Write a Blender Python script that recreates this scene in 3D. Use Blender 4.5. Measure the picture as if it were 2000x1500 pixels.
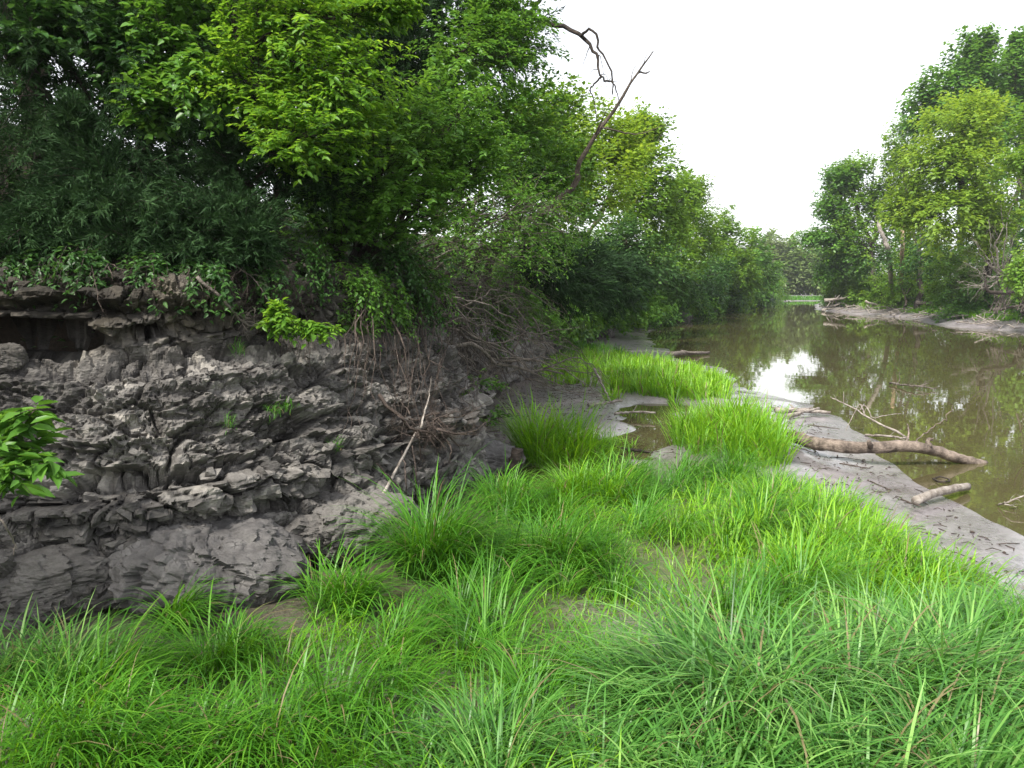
import bpy, math
import numpy as np
from mathutils import Vector

R = math.radians
for o in list(bpy.data.objects):
    bpy.data.objects.remove(o)
SC = bpy.context.scene
COL = SC.collection

# ------------------------------------------------------------------ camera
CAM_H, PITCH, FPX = 2.6, R(6.9), 1570.0        # metres, radians, focal length for a 2000 px wide frame
cam = bpy.data.cameras.new('camera')
cam.sensor_width = 36.0
cam.lens = FPX / 2000 * 36.0
cam.clip_start, cam.clip_end = 0.05, 3000
cam_ob = bpy.data.objects.new('camera', cam)
COL.objects.link(cam_ob)
cam_ob.location = (0, 0, CAM_H)
cam_ob.rotation_euler = (math.pi / 2 - PITCH, 0, 0)
SC.camera = cam_ob

# ------------------------------------------------------------------ sky, sun, exposure
SUN_EL, SUN_AZ = R(52), R(-146)
world = bpy.data.worlds.new('World')
SC.world = world
world.use_nodes = True
wn = world.node_tree.nodes
wl = world.node_tree.links
wn.clear()
sky = wn.new('ShaderNodeTexSky')
sky.sky_type = 'NISHITA'
sky.sun_disc = False
sky.sun_elevation, sky.sun_rotation = SUN_EL, SUN_AZ
sky.air_density, sky.dust_density, sky.ozone_density = 1.0, 1.5, 1.0
hs = wn.new('ShaderNodeHueSaturation')
hs.inputs['Saturation'].default_value = 0.18
bg = wn.new('ShaderNodeBackground')
bg.inputs['Strength'].default_value = 0.15
wo = wn.new('ShaderNodeOutputWorld')
wl.new(sky.outputs[0], hs.inputs['Color'])
wl.new(hs.outputs[0], bg.inputs[0])
wl.new(bg.outputs[0], wo.inputs[0])

sun = bpy.data.lights.new('sun', 'SUN')
sun.energy, sun.angle, sun.color = 3.0, R(9), (1.0, 0.95, 0.86)
sun_ob = bpy.data.objects.new('sun', sun)
COL.objects.link(sun_ob)
sd = Vector((math.sin(SUN_AZ) * math.cos(SUN_EL), math.cos(SUN_AZ) * math.cos(SUN_EL), math.sin(SUN_EL)))
sun_ob.rotation_euler = sd.to_track_quat('Z', 'Y').to_euler()
sun_ob.location = sd * 60

SC.view_settings.view_transform = 'Standard'
SC.view_settings.look = 'None'
SC.view_settings.exposure = 1.28
SC.view_settings.gamma = 1.0
SC.cycles.max_bounces = 7
SC.cycles.diffuse_bounces = 3
SC.cycles.glossy_bounces = 3
SC.cycles.transmission_bounces = 4
SC.cycles.transparent_max_bounces = 6
SC.cycles.caustics_reflective = False
SC.cycles.caustics_refractive = False

# ------------------------------------------------------------------ places: ray of the photo meets a height or a distance
def ray(px, py):
    c, s = math.cos(PITCH), math.sin(PITCH)
    u, v = px - 1000.0, 750.0 - py
    return np.array([u, FPX * c + v * s, -FPX * s + v * c])

def P(px, py, depth):
    r = ray(px, py)
    return np.array([0, 0, CAM_H]) + r * (depth / r[1])

def G(px, py, z=0.0):
    r = ray(px, py)
    return np.array([0, 0, CAM_H]) + r * ((z - CAM_H) / r[2])

# ------------------------------------------------------------------ noise
def _h(ix, iy, iz, seed):
    h = (ix.astype(np.int64) * 374761393 + iy.astype(np.int64) * 668265263 + iz.astype(np.int64) * 2147483647 + seed * 974634517) & 0xFFFFFFFF
    h = ((h ^ (h >> 13)) * 1274126177) & 0xFFFFFFFF
    h = ((h ^ (h >> 15)) * 2246822519) & 0xFFFFFFFF
    return ((h ^ (h >> 16)) & 0xFFFFFF) / float(0xFFFFFF)

def vnoise(p, seed=0):
    i = np.floor(p)
    f = p - i
    f = f * f * (3 - 2 * f)
    i = i.astype(np.int64)
    out = 0
    for dx in (0, 1):
        wx = f[..., 0] if dx else 1 - f[..., 0]
        for dy in (0, 1):
            wy = f[..., 1] if dy else 1 - f[..., 1]
            for dz in (0, 1):
                wz = f[..., 2] if dz else 1 - f[..., 2]
                out = out + wx * wy * wz * _h(i[..., 0] + dx, i[..., 1] + dy, i[..., 2] + dz, seed)
    return out * 2 - 1

def fbm(p, octaves=4, seed=0, gain=0.5):
    a, t, s = 1.0, 0, 0
    for k in range(octaves):
        t = t + a * vnoise(p * (2.03 ** k) + 17.3 * k, seed + k)
        s += a
        a *= gain
    return t / s

def worley(p, seed=0):
    """F1, F2, three random numbers of the nearest cell and the offset to its centre"""
    i = np.floor(p).astype(np.int64)
    n = p.shape[0]
    f1 = np.full(n, 9.0); f2 = np.full(n, 9.0)
    rid = np.zeros((n, 3)); off = np.zeros((n, 3))
    for dx in (-1, 0, 1):
        for dy in (-1, 0, 1):
            for dz in (-1, 0, 1):
                c = i + np.array([dx, dy, dz])
                h = np.stack([_h(c[:, 0], c[:, 1], c[:, 2], seed + 11 * k) for k in range(3)], 1)
                d = p - (c + h)
                dd = np.sqrt((d * d).sum(1))
                near = dd < f1
                f2 = np.where(near, f1, np.minimum(f2, dd))
                f1 = np.where(near, dd, f1)
                rid[near] = h[near]
                off[near] = d[near]
    return f1, f2, rid, off

def sstep(a, b, x):
    t = np.clip((x - a) / (b - a), 0, 1)
    return t * t * (3 - 2 * t)

def unit(v):
    return v / np.maximum(np.linalg.norm(v, axis=-1, keepdims=True), 1e-9)

# ------------------------------------------------------------------ mesh building
class MB:
    def __init__(self):
        self.v, self.f, self.t, self.n, self.m, self.mi = [], [], [], 0, 0, []
    def add(self, v, faces, tone=None):
        v = np.asarray(v, np.float32).reshape(-1, 3)
        for f in faces:
            self.f.append(np.asarray(f, np.int64) + self.n)
            self.mi.append(np.full(len(f), self.m, np.int32))
        self.v.append(v)
        self.t.append(np.full(len(v), 0.5, np.float32) if tone is None else np.broadcast_to(np.asarray(tone, np.float32), (len(v),)))
        self.n += len(v)
    def mesh(self, name, smooth=True):
        v = np.concatenate(self.v)
        me = bpy.data.meshes.new(name)
        me.vertices.add(len(v))
        me.vertices.foreach_set('co', v.ravel())
        loops = np.concatenate([f.ravel() for f in self.f]).astype(np.int32)
        tot = np.concatenate([np.full(len(f), f.shape[1], np.int32) for f in self.f])
        start = np.concatenate([[0], np.cumsum(tot)[:-1]]).astype(np.int32)
        me.loops.add(len(loops))
        me.loops.foreach_set('vertex_index', loops)
        me.polygons.add(len(tot))
        me.polygons.foreach_set('loop_start', start)
        me.polygons.foreach_set('loop_total', tot)
        me.polygons.foreach_set('use_smooth', np.full(len(tot), smooth))
        me.polygons.foreach_set('material_index', np.concatenate(self.mi))
        a = me.attributes.new('tone', 'FLOAT', 'POINT')
        a.data.foreach_set('value', np.concatenate(self.t).astype(np.float32))
        me.update(calc_edges=True)
        return me

def obj(name, data, mat=None, parent=None, loc=None):
    if isinstance(data, MB):
        data = data.mesh(name)
    o = bpy.data.objects.new(name, data)
    COL.objects.link(o)
    if mat is not None and len(data.materials) == 0:
        data.materials.append(mat)
    elif mat is not None:
        o.material_slots[0].link = 'OBJECT'
        o.material_slots[0].material = mat
    if parent is not None:
        o.parent = parent
    if loc is not None:
        o.location = loc
    return o

def tag(o, label=None, cat=None, group=None, kind=None):
    for k, v in (('label', label), ('category', cat), ('group', group), ('kind', kind)):
        if v:
            o[k] = v
    return o

def thing(name, label, cat, loc=(0, 0, 0), group=None):
    o = bpy.data.objects.new(name, None)
    COL.objects.link(o)
    o.location = loc
    o.empty_display_size = 0.2
    return tag(o, label, cat, group)

def grid_faces(r, c, wrap=False):
    i = np.arange(r - 1)[:, None] * c
    j = np.arange(c if wrap else c - 1)[None, :]
    j2 = (j + 1) % c
    return np.stack([i + j, i + j2, i + c + j2, i + c + j], -1).reshape(-1, 4)

def tube(mb, pts, rad, k=5, tone=0.5, cap=True, knob=0.0, rng=None):
    pts = np.asarray(pts, float)
    n = len(pts)
    rad = np.broadcast_to(np.asarray(rad, float), (n,))
    t = unit(np.gradient(pts, axis=0))
    ref = np.array([0.31, 0.2, 0.93]) if abs(t[:, 2]).mean() < 0.8 else np.array([0.9, 0.3, 0.1])
    a = unit(np.cross(t, ref)); b = np.cross(t, a)
    ang = np.arange(k) * 2 * math.pi / k
    rr = rad[:, None] * np.ones((1, k))
    if knob and rng is not None:
        rr = rr * (1 + knob * rng.normal(0, 1, (n, k)))
    v = pts[:, None, :] + rr[..., None] * (np.cos(ang)[None, :, None] * a[:, None, :] + np.sin(ang)[None, :, None] * b[:, None, :])
    faces = [grid_faces(n, k, True)]
    v = v.reshape(-1, 3)
    if cap:
        v = np.concatenate([v, pts[:1], pts[-1:]])
        j = np.arange(k); j2 = (j + 1) % k
        faces.append(np.stack([np.full(k, n * k), j2, j], 1))
        faces.append(np.stack([np.full(k, n * k + 1), (n - 1) * k + j, (n - 1) * k + j2], 1))
    mb.add(v, faces, tone)

def bez(p0, p1, p2, n):
    t = np.linspace(0, 1, n)[:, None]
    return (1 - t) ** 2 * p0 + 2 * t * (1 - t) * p1 + t * t * p2

def spline(pts, n):
    """Catmull-Rom through the points"""
    p = np.asarray(pts, float)
    if len(p) < 3:
        t = np.linspace(0, 1, n)[:, None]
        return p[0] * (1 - t) + p[-1] * t
    q = np.concatenate([[2 * p[0] - p[1]], p, [2 * p[-1] - p[-2]]])
    u = np.linspace(0, len(p) - 1 - 1e-6, n)
    i = u.astype(int); t = (u - i)[:, None]
    a, b, c, d = q[i], q[i + 1], q[i + 2], q[i + 3]
    return 0.5 * (2 * b + (c - a) * t + (2 * a - 5 * b + 4 * c - d) * t ** 2 + (3 * b - 3 * c + d - a) * t ** 3)

def leaves(mb, pos, dirn, nrm, L, W, tone, shape='oval'):
    n = len(pos)
    d = unit(dirn)
    s = unit(np.cross(d, nrm))
    u = np.cross(s, d)
    L = np.broadcast_to(L, (n,))[:, None]; W = np.broadcast_to(W, (n,))[:, None]
    if shape == 'diamond':
        v = np.stack([pos, pos + d * L * .45 + s * W * .5 + u * W * .16, pos + d * L - u * L * .08, pos + d * L * .45 - s * W * .5 + u * W * .16], 1)
        f = np.array([[0, 1, 2], [0, 2, 3]])
    elif shape == 'needle':
        v = np.stack([pos - s * W * .5, pos + s * W * .5, pos + d * L], 1)
        f = np.array([[0, 1, 2]])
    else:
        v = np.stack([pos, pos + d * L * .28 + s * W * .48 + u * W * .14, pos + d * L * .66 + s * W * .32 + u * W * .08, pos + d * L - u * L * .14,
                      pos + d * L * .66 - s * W * .32 + u * W * .08, pos + d * L * .28 - s * W * .48 + u * W * .14], 1)
        f = np.array([[0, 1, 2, 3], [0, 3, 4, 5]])
    m = v.shape[1]
    faces = (f[None] + (np.arange(n) * m)[:, None, None]).reshape(-1, f.shape[1])
    mb.add(v.reshape(-1, 3), [faces], np.repeat(np.broadcast_to(tone, (n,)), m))

def blades(mb, root, az, L, W, th0, bend, tone, S=5):
    n = len(root)
    tone = np.where((np.arange(n) * 7919 % 1000) < 7, -0.35, tone)     # a few dead straw blades
    s = np.linspace(0, 1, S + 1)
    th = th0[:, None] + bend[:, None] * s[None] ** 1.4
    mid = (th[:, 1:] + th[:, :-1]) / 2
    hz = np.concatenate([np.zeros((n, 1)), np.cumsum(np.sin(mid), 1)], 1) * (L / S)[:, None]
    vz = np.concatenate([np.zeros((n, 1)), np.cumsum(np.cos(mid), 1)], 1) * (L / S)[:, None]
    ca, sa = np.cos(az)[:, None], np.sin(az)[:, None]
    c = np.stack([root[:, 0:1] + hz * ca, root[:, 1:2] + hz * sa, root[:, 2:3] + vz], -1)
    w = W[:, None] * np.array([0.55, *(0.75 + 0.25 * np.sin(np.pi * s[1:-1]) - 0.5 * s[1:-1] ** 3)])[None] * 0.5
    side = np.stack([-sa, ca, np.zeros_like(sa)], -1)
    lf = c[:, :-1] + side * w[..., None]
    rt = c[:, :-1] - side * w[..., None]
    v = np.concatenate([np.stack([lf, rt], 2).reshape(n, 2 * S, 3), c[:, -1:]], 1)
    m = 2 * S + 1
    q = np.array([[2 * i, 2 * i + 1, 2 * i + 3, 2 * i + 2] for i in range(S - 1)])
    t = np.array([[2 * S - 2, 2 * S - 1, 2 * S]])
    o = (np.arange(n) * m)[:, None, None]
    mb.add(v.reshape(-1, 3), [(q[None] + o).reshape(-1, 4), (t[None] + o).reshape(-1, 3)], np.repeat(tone, m))

# ------------------------------------------------------------------ materials
def nodes(name):
    m = bpy.data.materials.new(name)
    m.use_nodes = True
    nt = m.node_tree
    nt.nodes.clear()
    out = nt.nodes.new('ShaderNodeOutputMaterial')
    return m, nt, nt.nodes, nt.links, out

def nd(ns, typ, **kw):
    n = ns.new(typ)
    for k, v in kw.items():
        if k.startswith('i_'):
            n.inputs[k[2:]].default_value = v
        else:
            setattr(n, k, v)
    return n

def ramp(ns, stops, interp='LINEAR'):
    r = ns.new('ShaderNodeValToRGB')
    r.color_ramp.interpolation = interp
    e = r.color_ramp.elements
    while len(e) < len(stops):
        e.new(0.5)
    for x, (p, c) in zip(e, stops):
        x.position = p
        x.color = (*c, 1) if len(c) == 3 else c
    return r

STRAW = (0.24, 0.20, 0.10)

def foliage(name, dark, mid, light, trans=0.4, rough=0.5, spec=0.35, nscale=0.6, straw=None):
    m, nt, ns, lk, out = nodes(name)
    at = nd(ns, 'ShaderNodeAttribute', attribute_name='tone')
    geo = ns.new('ShaderNodeNewGeometry')
    noi = nd(ns, 'ShaderNodeTexNoise', i_Scale=nscale, i_Detail=2.0)
    lk.new(geo.outputs['Position'], noi.inputs['Vector'])
    mix = nd(ns, 'ShaderNodeMath', operation='MULTIPLY_ADD')
    mix.inputs[1].default_value = 0.7
    lk.new(at.outputs['Fac'], mix.inputs[0])
    ad = nd(ns, 'ShaderNodeMath', operation='MULTIPLY')
    ad.inputs[1].default_value = 0.3
    lk.new(noi.outputs['Fac'], ad.inputs[0])
    lk.new(ad.outputs[0], mix.inputs[2])
    rp = ramp(ns, ([(0.02, straw)] if straw else []) + [(0.12, dark), (0.5, mid), (0.9, light)])
    lk.new(mix.outputs[0], rp.inputs[0])
    pb = nd(ns, 'ShaderNodeBsdfPrincipled', i_Roughness=rough)
    pb.inputs['Specular IOR Level'].default_value = spec
    lk.new(rp.outputs[0], pb.inputs['Base Color'])
    tr = ns.new('ShaderNodeBsdfTranslucent')
    hsv = nd(ns, 'ShaderNodeHueSaturation', i_Hue=0.482, i_Saturation=1.05, i_Value=1.35)
    lk.new(rp.outputs[0], hsv.inputs['Color'])
    lk.new(hsv.outputs[0], tr.inputs['Color'])
    mx = ns.new('ShaderNodeMixShader')
    mx.inputs[0].default_value = trans
    lk.new(pb.outputs[0], mx.inputs[1]); lk.new(tr.outputs[0], mx.inputs[2])
    lk.new(mx.outputs[0], out.inputs[0])
    return m

def bark(name, c1, c2, scale=9.0, rough=0.85, bump=1.0):
    m, nt, ns, lk, out = nodes(name)
    tc = ns.new('ShaderNodeTexCoord')
    noi = nd(ns, 'ShaderNodeTexNoise', i_Scale=scale, i_Detail=6.0, i_Roughness=0.65)
    lk.new(tc.outputs['Object'], noi.inputs['Vector'])
    rp = ramp(ns, [(0.36, c1), (0.64, c2)])
    lk.new(noi.outputs['Fac'], rp.inputs[0])
    pb = nd(ns, 'ShaderNodeBsdfPrincipled', i_Roughness=rough)
    pb.inputs['Specular IOR Level'].default_value = 0.25
    lk.new(rp.outputs[0], pb.inputs['Base Color'])
    n2 = nd(ns, 'ShaderNodeTexNoise', i_Scale=scale * 5, i_Detail=4.0)
    lk.new(tc.outputs['Object'], n2.inputs['Vector'])
    bp = nd(ns, 'ShaderNodeBump', i_Strength=bump, i_Distance=0.02)
    lk.new(n2.outputs['Fac'], bp.inputs['Height'])
    lk.new(bp.outputs[0], pb.inputs['Normal'])
    lk.new(pb.outputs[0], out.inputs[0])
    return m

def rock_mat():
    m, nt, ns, lk, out = nodes('shaly_limestone')
    geo = ns.new('ShaderNodeNewGeometry')
    at = nd(ns, 'ShaderNodeAttribute', attribute_name='tone')
    n1 = nd(ns, 'ShaderNodeTexNoise', i_Scale=1.1, i_Detail=5.0, i_Roughness=0.6)
    n2 = nd(ns, 'ShaderNodeTexNoise', i_Scale=14.0, i_Detail=6.0, i_Roughness=0.7)
    mp = ns.new('ShaderNodeMapping')
    mp.inputs['Scale'].default_value = (1, 1, 2.0)
    lk.new(geo.outputs['Position'], mp.inputs['Vector'])
    lk.new(mp.outputs[0], n1.inputs['Vector']); lk.new(mp.outputs[0], n2.inputs['Vector'])
    a1 = nd(ns, 'ShaderNodeMath', operation='MULTIPLY_ADD')
    a1.inputs[1].default_value = 0.5
    lk.new(n1.outputs['Fac'], a1.inputs[0])
    a2 = nd(ns, 'ShaderNodeMath', operation='MULTIPLY_ADD')
    a2.inputs[1].default_value = 0.35
    lk.new(n2.outputs['Fac'], a2.inputs[0])
    a3 = nd(ns, 'ShaderNodeMath', operation='MULTIPLY_ADD')
    a3.inputs[1].default_value = 0.62
    a3.inputs[2].default_value = -0.25
    lk.new(at.outputs['Fac'], a3.inputs[0])
    lk.new(a3.outputs[0], a2.inputs[2]); lk.new(a2.outputs[0], a1.inputs[2])
    rp = ramp(ns, [(0.22, (0.028, 0.026, 0.026)), (0.42, (0.078, 0.072, 0.067)), (0.6, (0.155, 0.145, 0.135)), (0.8, (0.34, 0.315, 0.28))])
    lk.new(a1.outputs[0], rp.inputs[0])
    # tree shade painted into the upper ledges as a noisy brown tint
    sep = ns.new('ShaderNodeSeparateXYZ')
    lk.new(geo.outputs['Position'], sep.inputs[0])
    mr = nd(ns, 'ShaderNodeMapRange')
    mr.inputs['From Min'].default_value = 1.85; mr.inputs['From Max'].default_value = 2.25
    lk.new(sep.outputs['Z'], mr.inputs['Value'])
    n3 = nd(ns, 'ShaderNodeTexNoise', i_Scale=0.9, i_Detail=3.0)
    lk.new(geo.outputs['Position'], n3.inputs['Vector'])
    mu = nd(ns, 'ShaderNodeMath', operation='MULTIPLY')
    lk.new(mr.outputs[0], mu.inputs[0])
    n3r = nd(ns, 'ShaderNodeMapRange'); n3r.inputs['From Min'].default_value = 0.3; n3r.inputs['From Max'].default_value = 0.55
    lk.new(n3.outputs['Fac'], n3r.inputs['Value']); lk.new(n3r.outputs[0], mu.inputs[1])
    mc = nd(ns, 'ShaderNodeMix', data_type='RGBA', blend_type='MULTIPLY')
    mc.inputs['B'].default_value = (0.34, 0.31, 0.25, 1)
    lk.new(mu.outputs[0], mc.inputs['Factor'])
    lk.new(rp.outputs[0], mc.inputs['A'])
    pb = nd(ns, 'ShaderNodeBsdfPrincipled', i_Roughness=0.78)
    pb.inputs['Specular IOR Level'].default_value = 0.3
    lk.new(mc.outputs['Result'], pb.inputs['Base Color'])
    n4 = nd(ns, 'ShaderNodeTexNoise', i_Scale=45.0, i_Detail=5.0, i_Roughness=0.7)
    lk.new(geo.outputs['Position'], n4.inputs['Vector'])
    vo = nd(ns, 'ShaderNodeTexVoronoi', i_Scale=26.0, feature='F1')
    lk.new(mp.outputs[0], vo.inputs['Vector'])
    sm = nd(ns, 'ShaderNodeMath', operation='ADD')
    lk.new(n4.outputs['Fac'], sm.inputs[0]); lk.new(vo.outputs['Distance'], sm.inputs[1])
    bp = nd(ns, 'ShaderNodeBump', i_Strength=0.7, i_Distance=0.012)
    lk.new(sm.outputs[0], bp.inputs['Height'])
    lk.new(bp.outputs[0], pb.inputs['Normal'])
    lk.new(pb.outputs[0], out.inputs[0])
    return m

def cracked_mat():
    m, nt, ns, lk, out = nodes('mud_cracked_stone')
    geo = ns.new('ShaderNodeNewGeometry')
    wob = nd(ns, 'ShaderNodeTexNoise', i_Scale=6.0, i_Detail=2.0)
    lk.new(geo.outputs['Position'], wob.inputs['Vector'])
    wm = nd(ns, 'ShaderNodeMix', data_type='RGBA', blend_type='LINEAR_LIGHT')
    wm.inputs['Factor'].default_value = 0.06
    lk.new(geo.outputs['Position'], wm.inputs['A']); lk.new(wob.outputs['Color'], wm.inputs['B'])
    vo = nd(ns, 'ShaderNodeTexVoronoi', i_Scale=13.0, feature='DISTANCE_TO_EDGE')
    lk.new(wm.outputs['Result'], vo.inputs['Vector'])
    ed = nd(ns, 'ShaderNodeMapRange')
    ed.inputs['From Min'].default_value = 0.0; ed.inputs['From Max'].default_value = 0.045
    lk.new(vo.outputs['Distance'], ed.inputs['Value'])
    n1 = nd(ns, 'ShaderNodeTexNoise', i_Scale=4.0, i_Detail=9.0, i_Roughness=0.72)
    lk.new(geo.outputs['Position'], n1.inputs['Vector'])
    # dried mud only where the surface faces up
    sepn = ns.new('ShaderNodeSeparateXYZ')
    lk.new(geo.outputs['Normal'], sepn.inputs[0])
    up = nd(ns, 'ShaderNodeMapRange')
    up.inputs['From Min'].default_value = 0.55; up.inputs['From Max'].default_value = 0.85
    lk.new(sepn.outputs['Z'], up.inputs['Value'])
    nm = nd(ns, 'ShaderNodeMath', operation='GREATER_THAN'); nm.inputs[1].default_value = 0.54
    lk.new(n1.outputs['Fac'], nm.inputs[0])
    msk = nd(ns, 'ShaderNodeMath', operation='MULTIPLY')
    lk.new(up.outputs[0], msk.inputs[0]); lk.new(nm.outputs[0], msk.inputs[1])
    rp = ramp(ns, [(0.3, (0.035, 0.032, 0.031)), (0.5, (0.09, 0.084, 0.082)), (0.75, (0.19, 0.18, 0.172))])
    lk.new(n1.outputs['Fac'], rp.inputs[0])
    pb = nd(ns, 'ShaderNodeBsdfPrincipled', i_Roughness=0.8)
    lk.new(rp.outputs[0], pb.inputs['Base Color'])
    n4 = nd(ns, 'ShaderNodeTexNoise', i_Scale=38.0, i_Detail=6.0, i_Roughness=0.7)
    lk.new(geo.outputs['Position'], n4.inputs['Vector'])
    crk = nd(ns, 'ShaderNodeMix', data_type='FLOAT')
    crk.inputs['A'].default_value = 1.0
    lk.new(msk.outputs[0], crk.inputs['Factor']); lk.new(ed.outputs[0], crk.inputs['B'])
    b1 = nd(ns, 'ShaderNodeBump', i_Strength=1.0, i_Distance=0.03)
    lk.new(crk.outputs['Result'], b1.inputs['Height'])
    b2 = nd(ns, 'ShaderNodeBump', i_Strength=0.8, i_Distance=0.015)
    lk.new(n4.outputs['Fac'], b2.inputs['Height']); lk.new(b1.outputs[0], b2.inputs['Normal'])
    lk.new(b2.outputs[0], pb.inputs['Normal'])
    lk.new(pb.outputs[0], out.inputs[0])
    return m

def ground_mat():
    m, nt, ns, lk, out = nodes('river_mud_and_litter')
    geo = ns.new('ShaderNodeNewGeometry')
    lit = nd(ns, 'ShaderNodeAttribute', attribute_name='litter')
    mos = nd(ns, 'ShaderNodeAttribute', attribute_name='moss')
    wet = nd(ns, 'ShaderNodeAttribute', attribute_name='wet')
    n1 = nd(ns, 'ShaderNodeTexNoise', i_Scale=1.6, i_Detail=6.0, i_Roughness=0.62)
    n2 = nd(ns, 'ShaderNodeTexNoise', i_Scale=22.0, i_Detail=5.0, i_Roughness=0.7)
    lk.new(geo.outputs['Position'], n1.inputs['Vector']); lk.new(geo.outputs['Position'], n2.inputs['Vector'])
    ad = nd(ns, 'ShaderNodeMath', operation='MULTIPLY_ADD'); ad.inputs[1].default_value = 0.45
    lk.new(n2.outputs['Fac'], ad.inputs[0])
    h = nd(ns, 'ShaderNodeMath', operation='MULTIPLY'); h.inputs[1].default_value = 0.55
    lk.new(n1.outputs['Fac'], h.inputs[0]); lk.new(h.outputs[0], ad.inputs[2])
    mud = ramp(ns, [(0.3, (0.11, 0.097, 0.097)), (0.5, (0.26, 0.235, 0.245)), (0.7, (0.38, 0.345, 0.365))])
    lk.new(ad.outputs[0], mud.inputs[0])
    soil = ramp(ns, [(0.3, (0.022, 0.017, 0.012)), (0.5, (0.06, 0.045, 0.032)), (0.7, (0.12, 0.09, 0.06))])
    lk.new(ad.outputs[0], soil.inputs[0])
    grn = ramp(ns, [(0.35, (0.07, 0.06, 0.035)), (0.55, (0.10, 0.12, 0.03)), (0.7, (0.13, 0.2, 0.035))])
    lk.new(ad.outputs[0], grn.inputs[0])
    m1 = nd(ns, 'ShaderNodeMix', data_type='RGBA')
    n5 = nd(ns, 'ShaderNodeTexNoise', i_Scale=5.0, i_Detail=9.0, i_Roughness=0.78)
    mp5 = ns.new('ShaderNodeMapping'); mp5.inputs['Scale'].default_value = (1.6, 0.8, 1); mp5.inputs['Rotation'].default_value = (0, 0, 0.5)
    lk.new(geo.outputs['Position'], mp5.inputs['Vector']); lk.new(mp5.outputs[0], n5.inputs['Vector'])
    silt = nd(ns, 'ShaderNodeMapRange'); silt.inputs['From Min'].default_value = 0.53; silt.inputs['From Max'].default_value = 0.64; silt.inputs['To Max'].default_value = 0.75
    lk.new(n5.outputs['Fac'], silt.inputs['Value'])
    dk = nd(ns, 'ShaderNodeMix', data_type='RGBA'); dk.inputs['B'].default_value = (0.07, 0.058, 0.055, 1)
    lk.new(silt.outputs[0], dk.inputs['Factor']); lk.new(mud.outputs[0], dk.inputs['A'])
    lk.new(mos.outputs['Fac'], m1.inputs['Factor']); lk.new(dk.outputs['Result'], m1.inputs['A']); lk.new(grn.outputs[0], m1.inputs['B'])
    m2 = nd(ns, 'ShaderNodeMix', data_type='RGBA')
    lk.new(lit.outputs['Fac'], m2.inputs['Factor']); lk.new(m1.outputs['Result'], m2.inputs['A']); lk.new(soil.outputs[0], m2.inputs['B'])
    pb = ns.new('ShaderNodeBsdfPrincipled')
    lk.new(m2.outputs['Result'], pb.inputs['Base Color'])
    ro = nd(ns, 'ShaderNodeMapRange')
    ro.inputs['To Min'].default_value = 0.75; ro.inputs['To Max'].default_value = 0.27
    lk.new(wet.outputs['Fac'], ro.inputs['Value'])
    rv = nd(ns, 'ShaderNodeMath', operation='MULTIPLY_ADD')
    rv.inputs[1].default_value = 0.9; rv.inputs[2].default_value = -0.42
    lk.new(n1.outputs['Fac'], rv.inputs[0])
    rs = nd(ns, 'ShaderNodeMath', operation='ADD', use_clamp=True)
    lk.new(ro.outputs[0], rs.inputs[0]); lk.new(rv.outputs[0], rs.inputs[1])
    lk.new(rs.outputs[0], pb.inputs['Roughness'])
    cw = nd(ns, 'ShaderNodeMath', operation='MULTIPLY'); cw.inputs[1].default_value = 0.8
    lk.new(wet.outputs['Fac'], cw.inputs[0]); lk.new(cw.outputs[0], pb.inputs['Coat Weight'])
    pb.inputs['Coat Roughness'].default_value = 0.16
    n3 = nd(ns, 'ShaderNodeTexNoise', i_Scale=9.0, i_Detail=8.0, i_Roughness=0.68)
    lk.new(geo.outputs['Position'], n3.inputs['Vector'])
    bp = nd(ns, 'ShaderNodeBump', i_Strength=1.0, i_Distance=0.075)
    lk.new(n3.outputs['Fac'], bp.inputs['Height'])
    lk.new(bp.outputs[0], pb.inputs['Normal'])
    lk.new(pb.outputs[0], out.inputs[0])
    return m

def water_mat():
    m, nt, ns, lk, out = nodes('murky_river_water')
    geo = ns.new('ShaderNodeNewGeometry')
    n1 = nd(ns, 'ShaderNodeTexNoise', i_Scale=1.3, i_Detail=3.0, i_Roughness=0.5)
    n2 = nd(ns, 'ShaderNodeTexNoise', i_Scale=0.22, i_Detail=2.0)
    lk.new(geo.outputs['Position'], n1.inputs['Vector']); lk.new(geo.outputs['Position'], n2.inputs['Vector'])
    su = nd(ns, 'ShaderNodeMath', operation='MULTIPLY')
    lk.new(n1.outputs['Fac'], su.inputs[0]); lk.new(n2.outputs['Fac'], su.inputs[1])
    bp = nd(ns, 'ShaderNodeBump', i_Strength=0.11, i_Distance=0.03)
    lk.new(su.outputs[0], bp.inputs['Height'])
    fr = nd(ns, 'ShaderNodeFresnel', i_IOR=1.5)
    lk.new(bp.outputs[0], fr.inputs['Normal'])
    gl = nd(ns, 'ShaderNodeBsdfGlossy', i_Roughness=0.015)
    gl.inputs['Color'].default_value = (1, 1, 0.98, 1)
    lk.new(bp.outputs[0], gl.inputs['Normal'])
    df = ns.new('ShaderNodeBsdfDiffuse')
    df.inputs['Color'].default_value = (0.10, 0.088, 0.042, 1)
    tr = ns.new('ShaderNodeBsdfTransparent')
    tr.inputs['Color'].default_value = (0.5, 0.42, 0.24, 1)
    mb_ = ns.new('ShaderNodeMixShader'); mb_.inputs[0].default_value = 0.3
    lk.new(df.outputs[0], mb_.inputs[1]); lk.new(tr.outputs[0], mb_.inputs[2])
    mx = ns.new('ShaderNodeMixShader')
    lk.new(fr.outputs[0], mx.inputs[0]); lk.new(mb_.outputs[0], mx.inputs[1]); lk.new(gl.outputs[0], mx.inputs[2])
    lk.new(mx.outputs[0], out.inputs[0])
    return m

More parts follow.
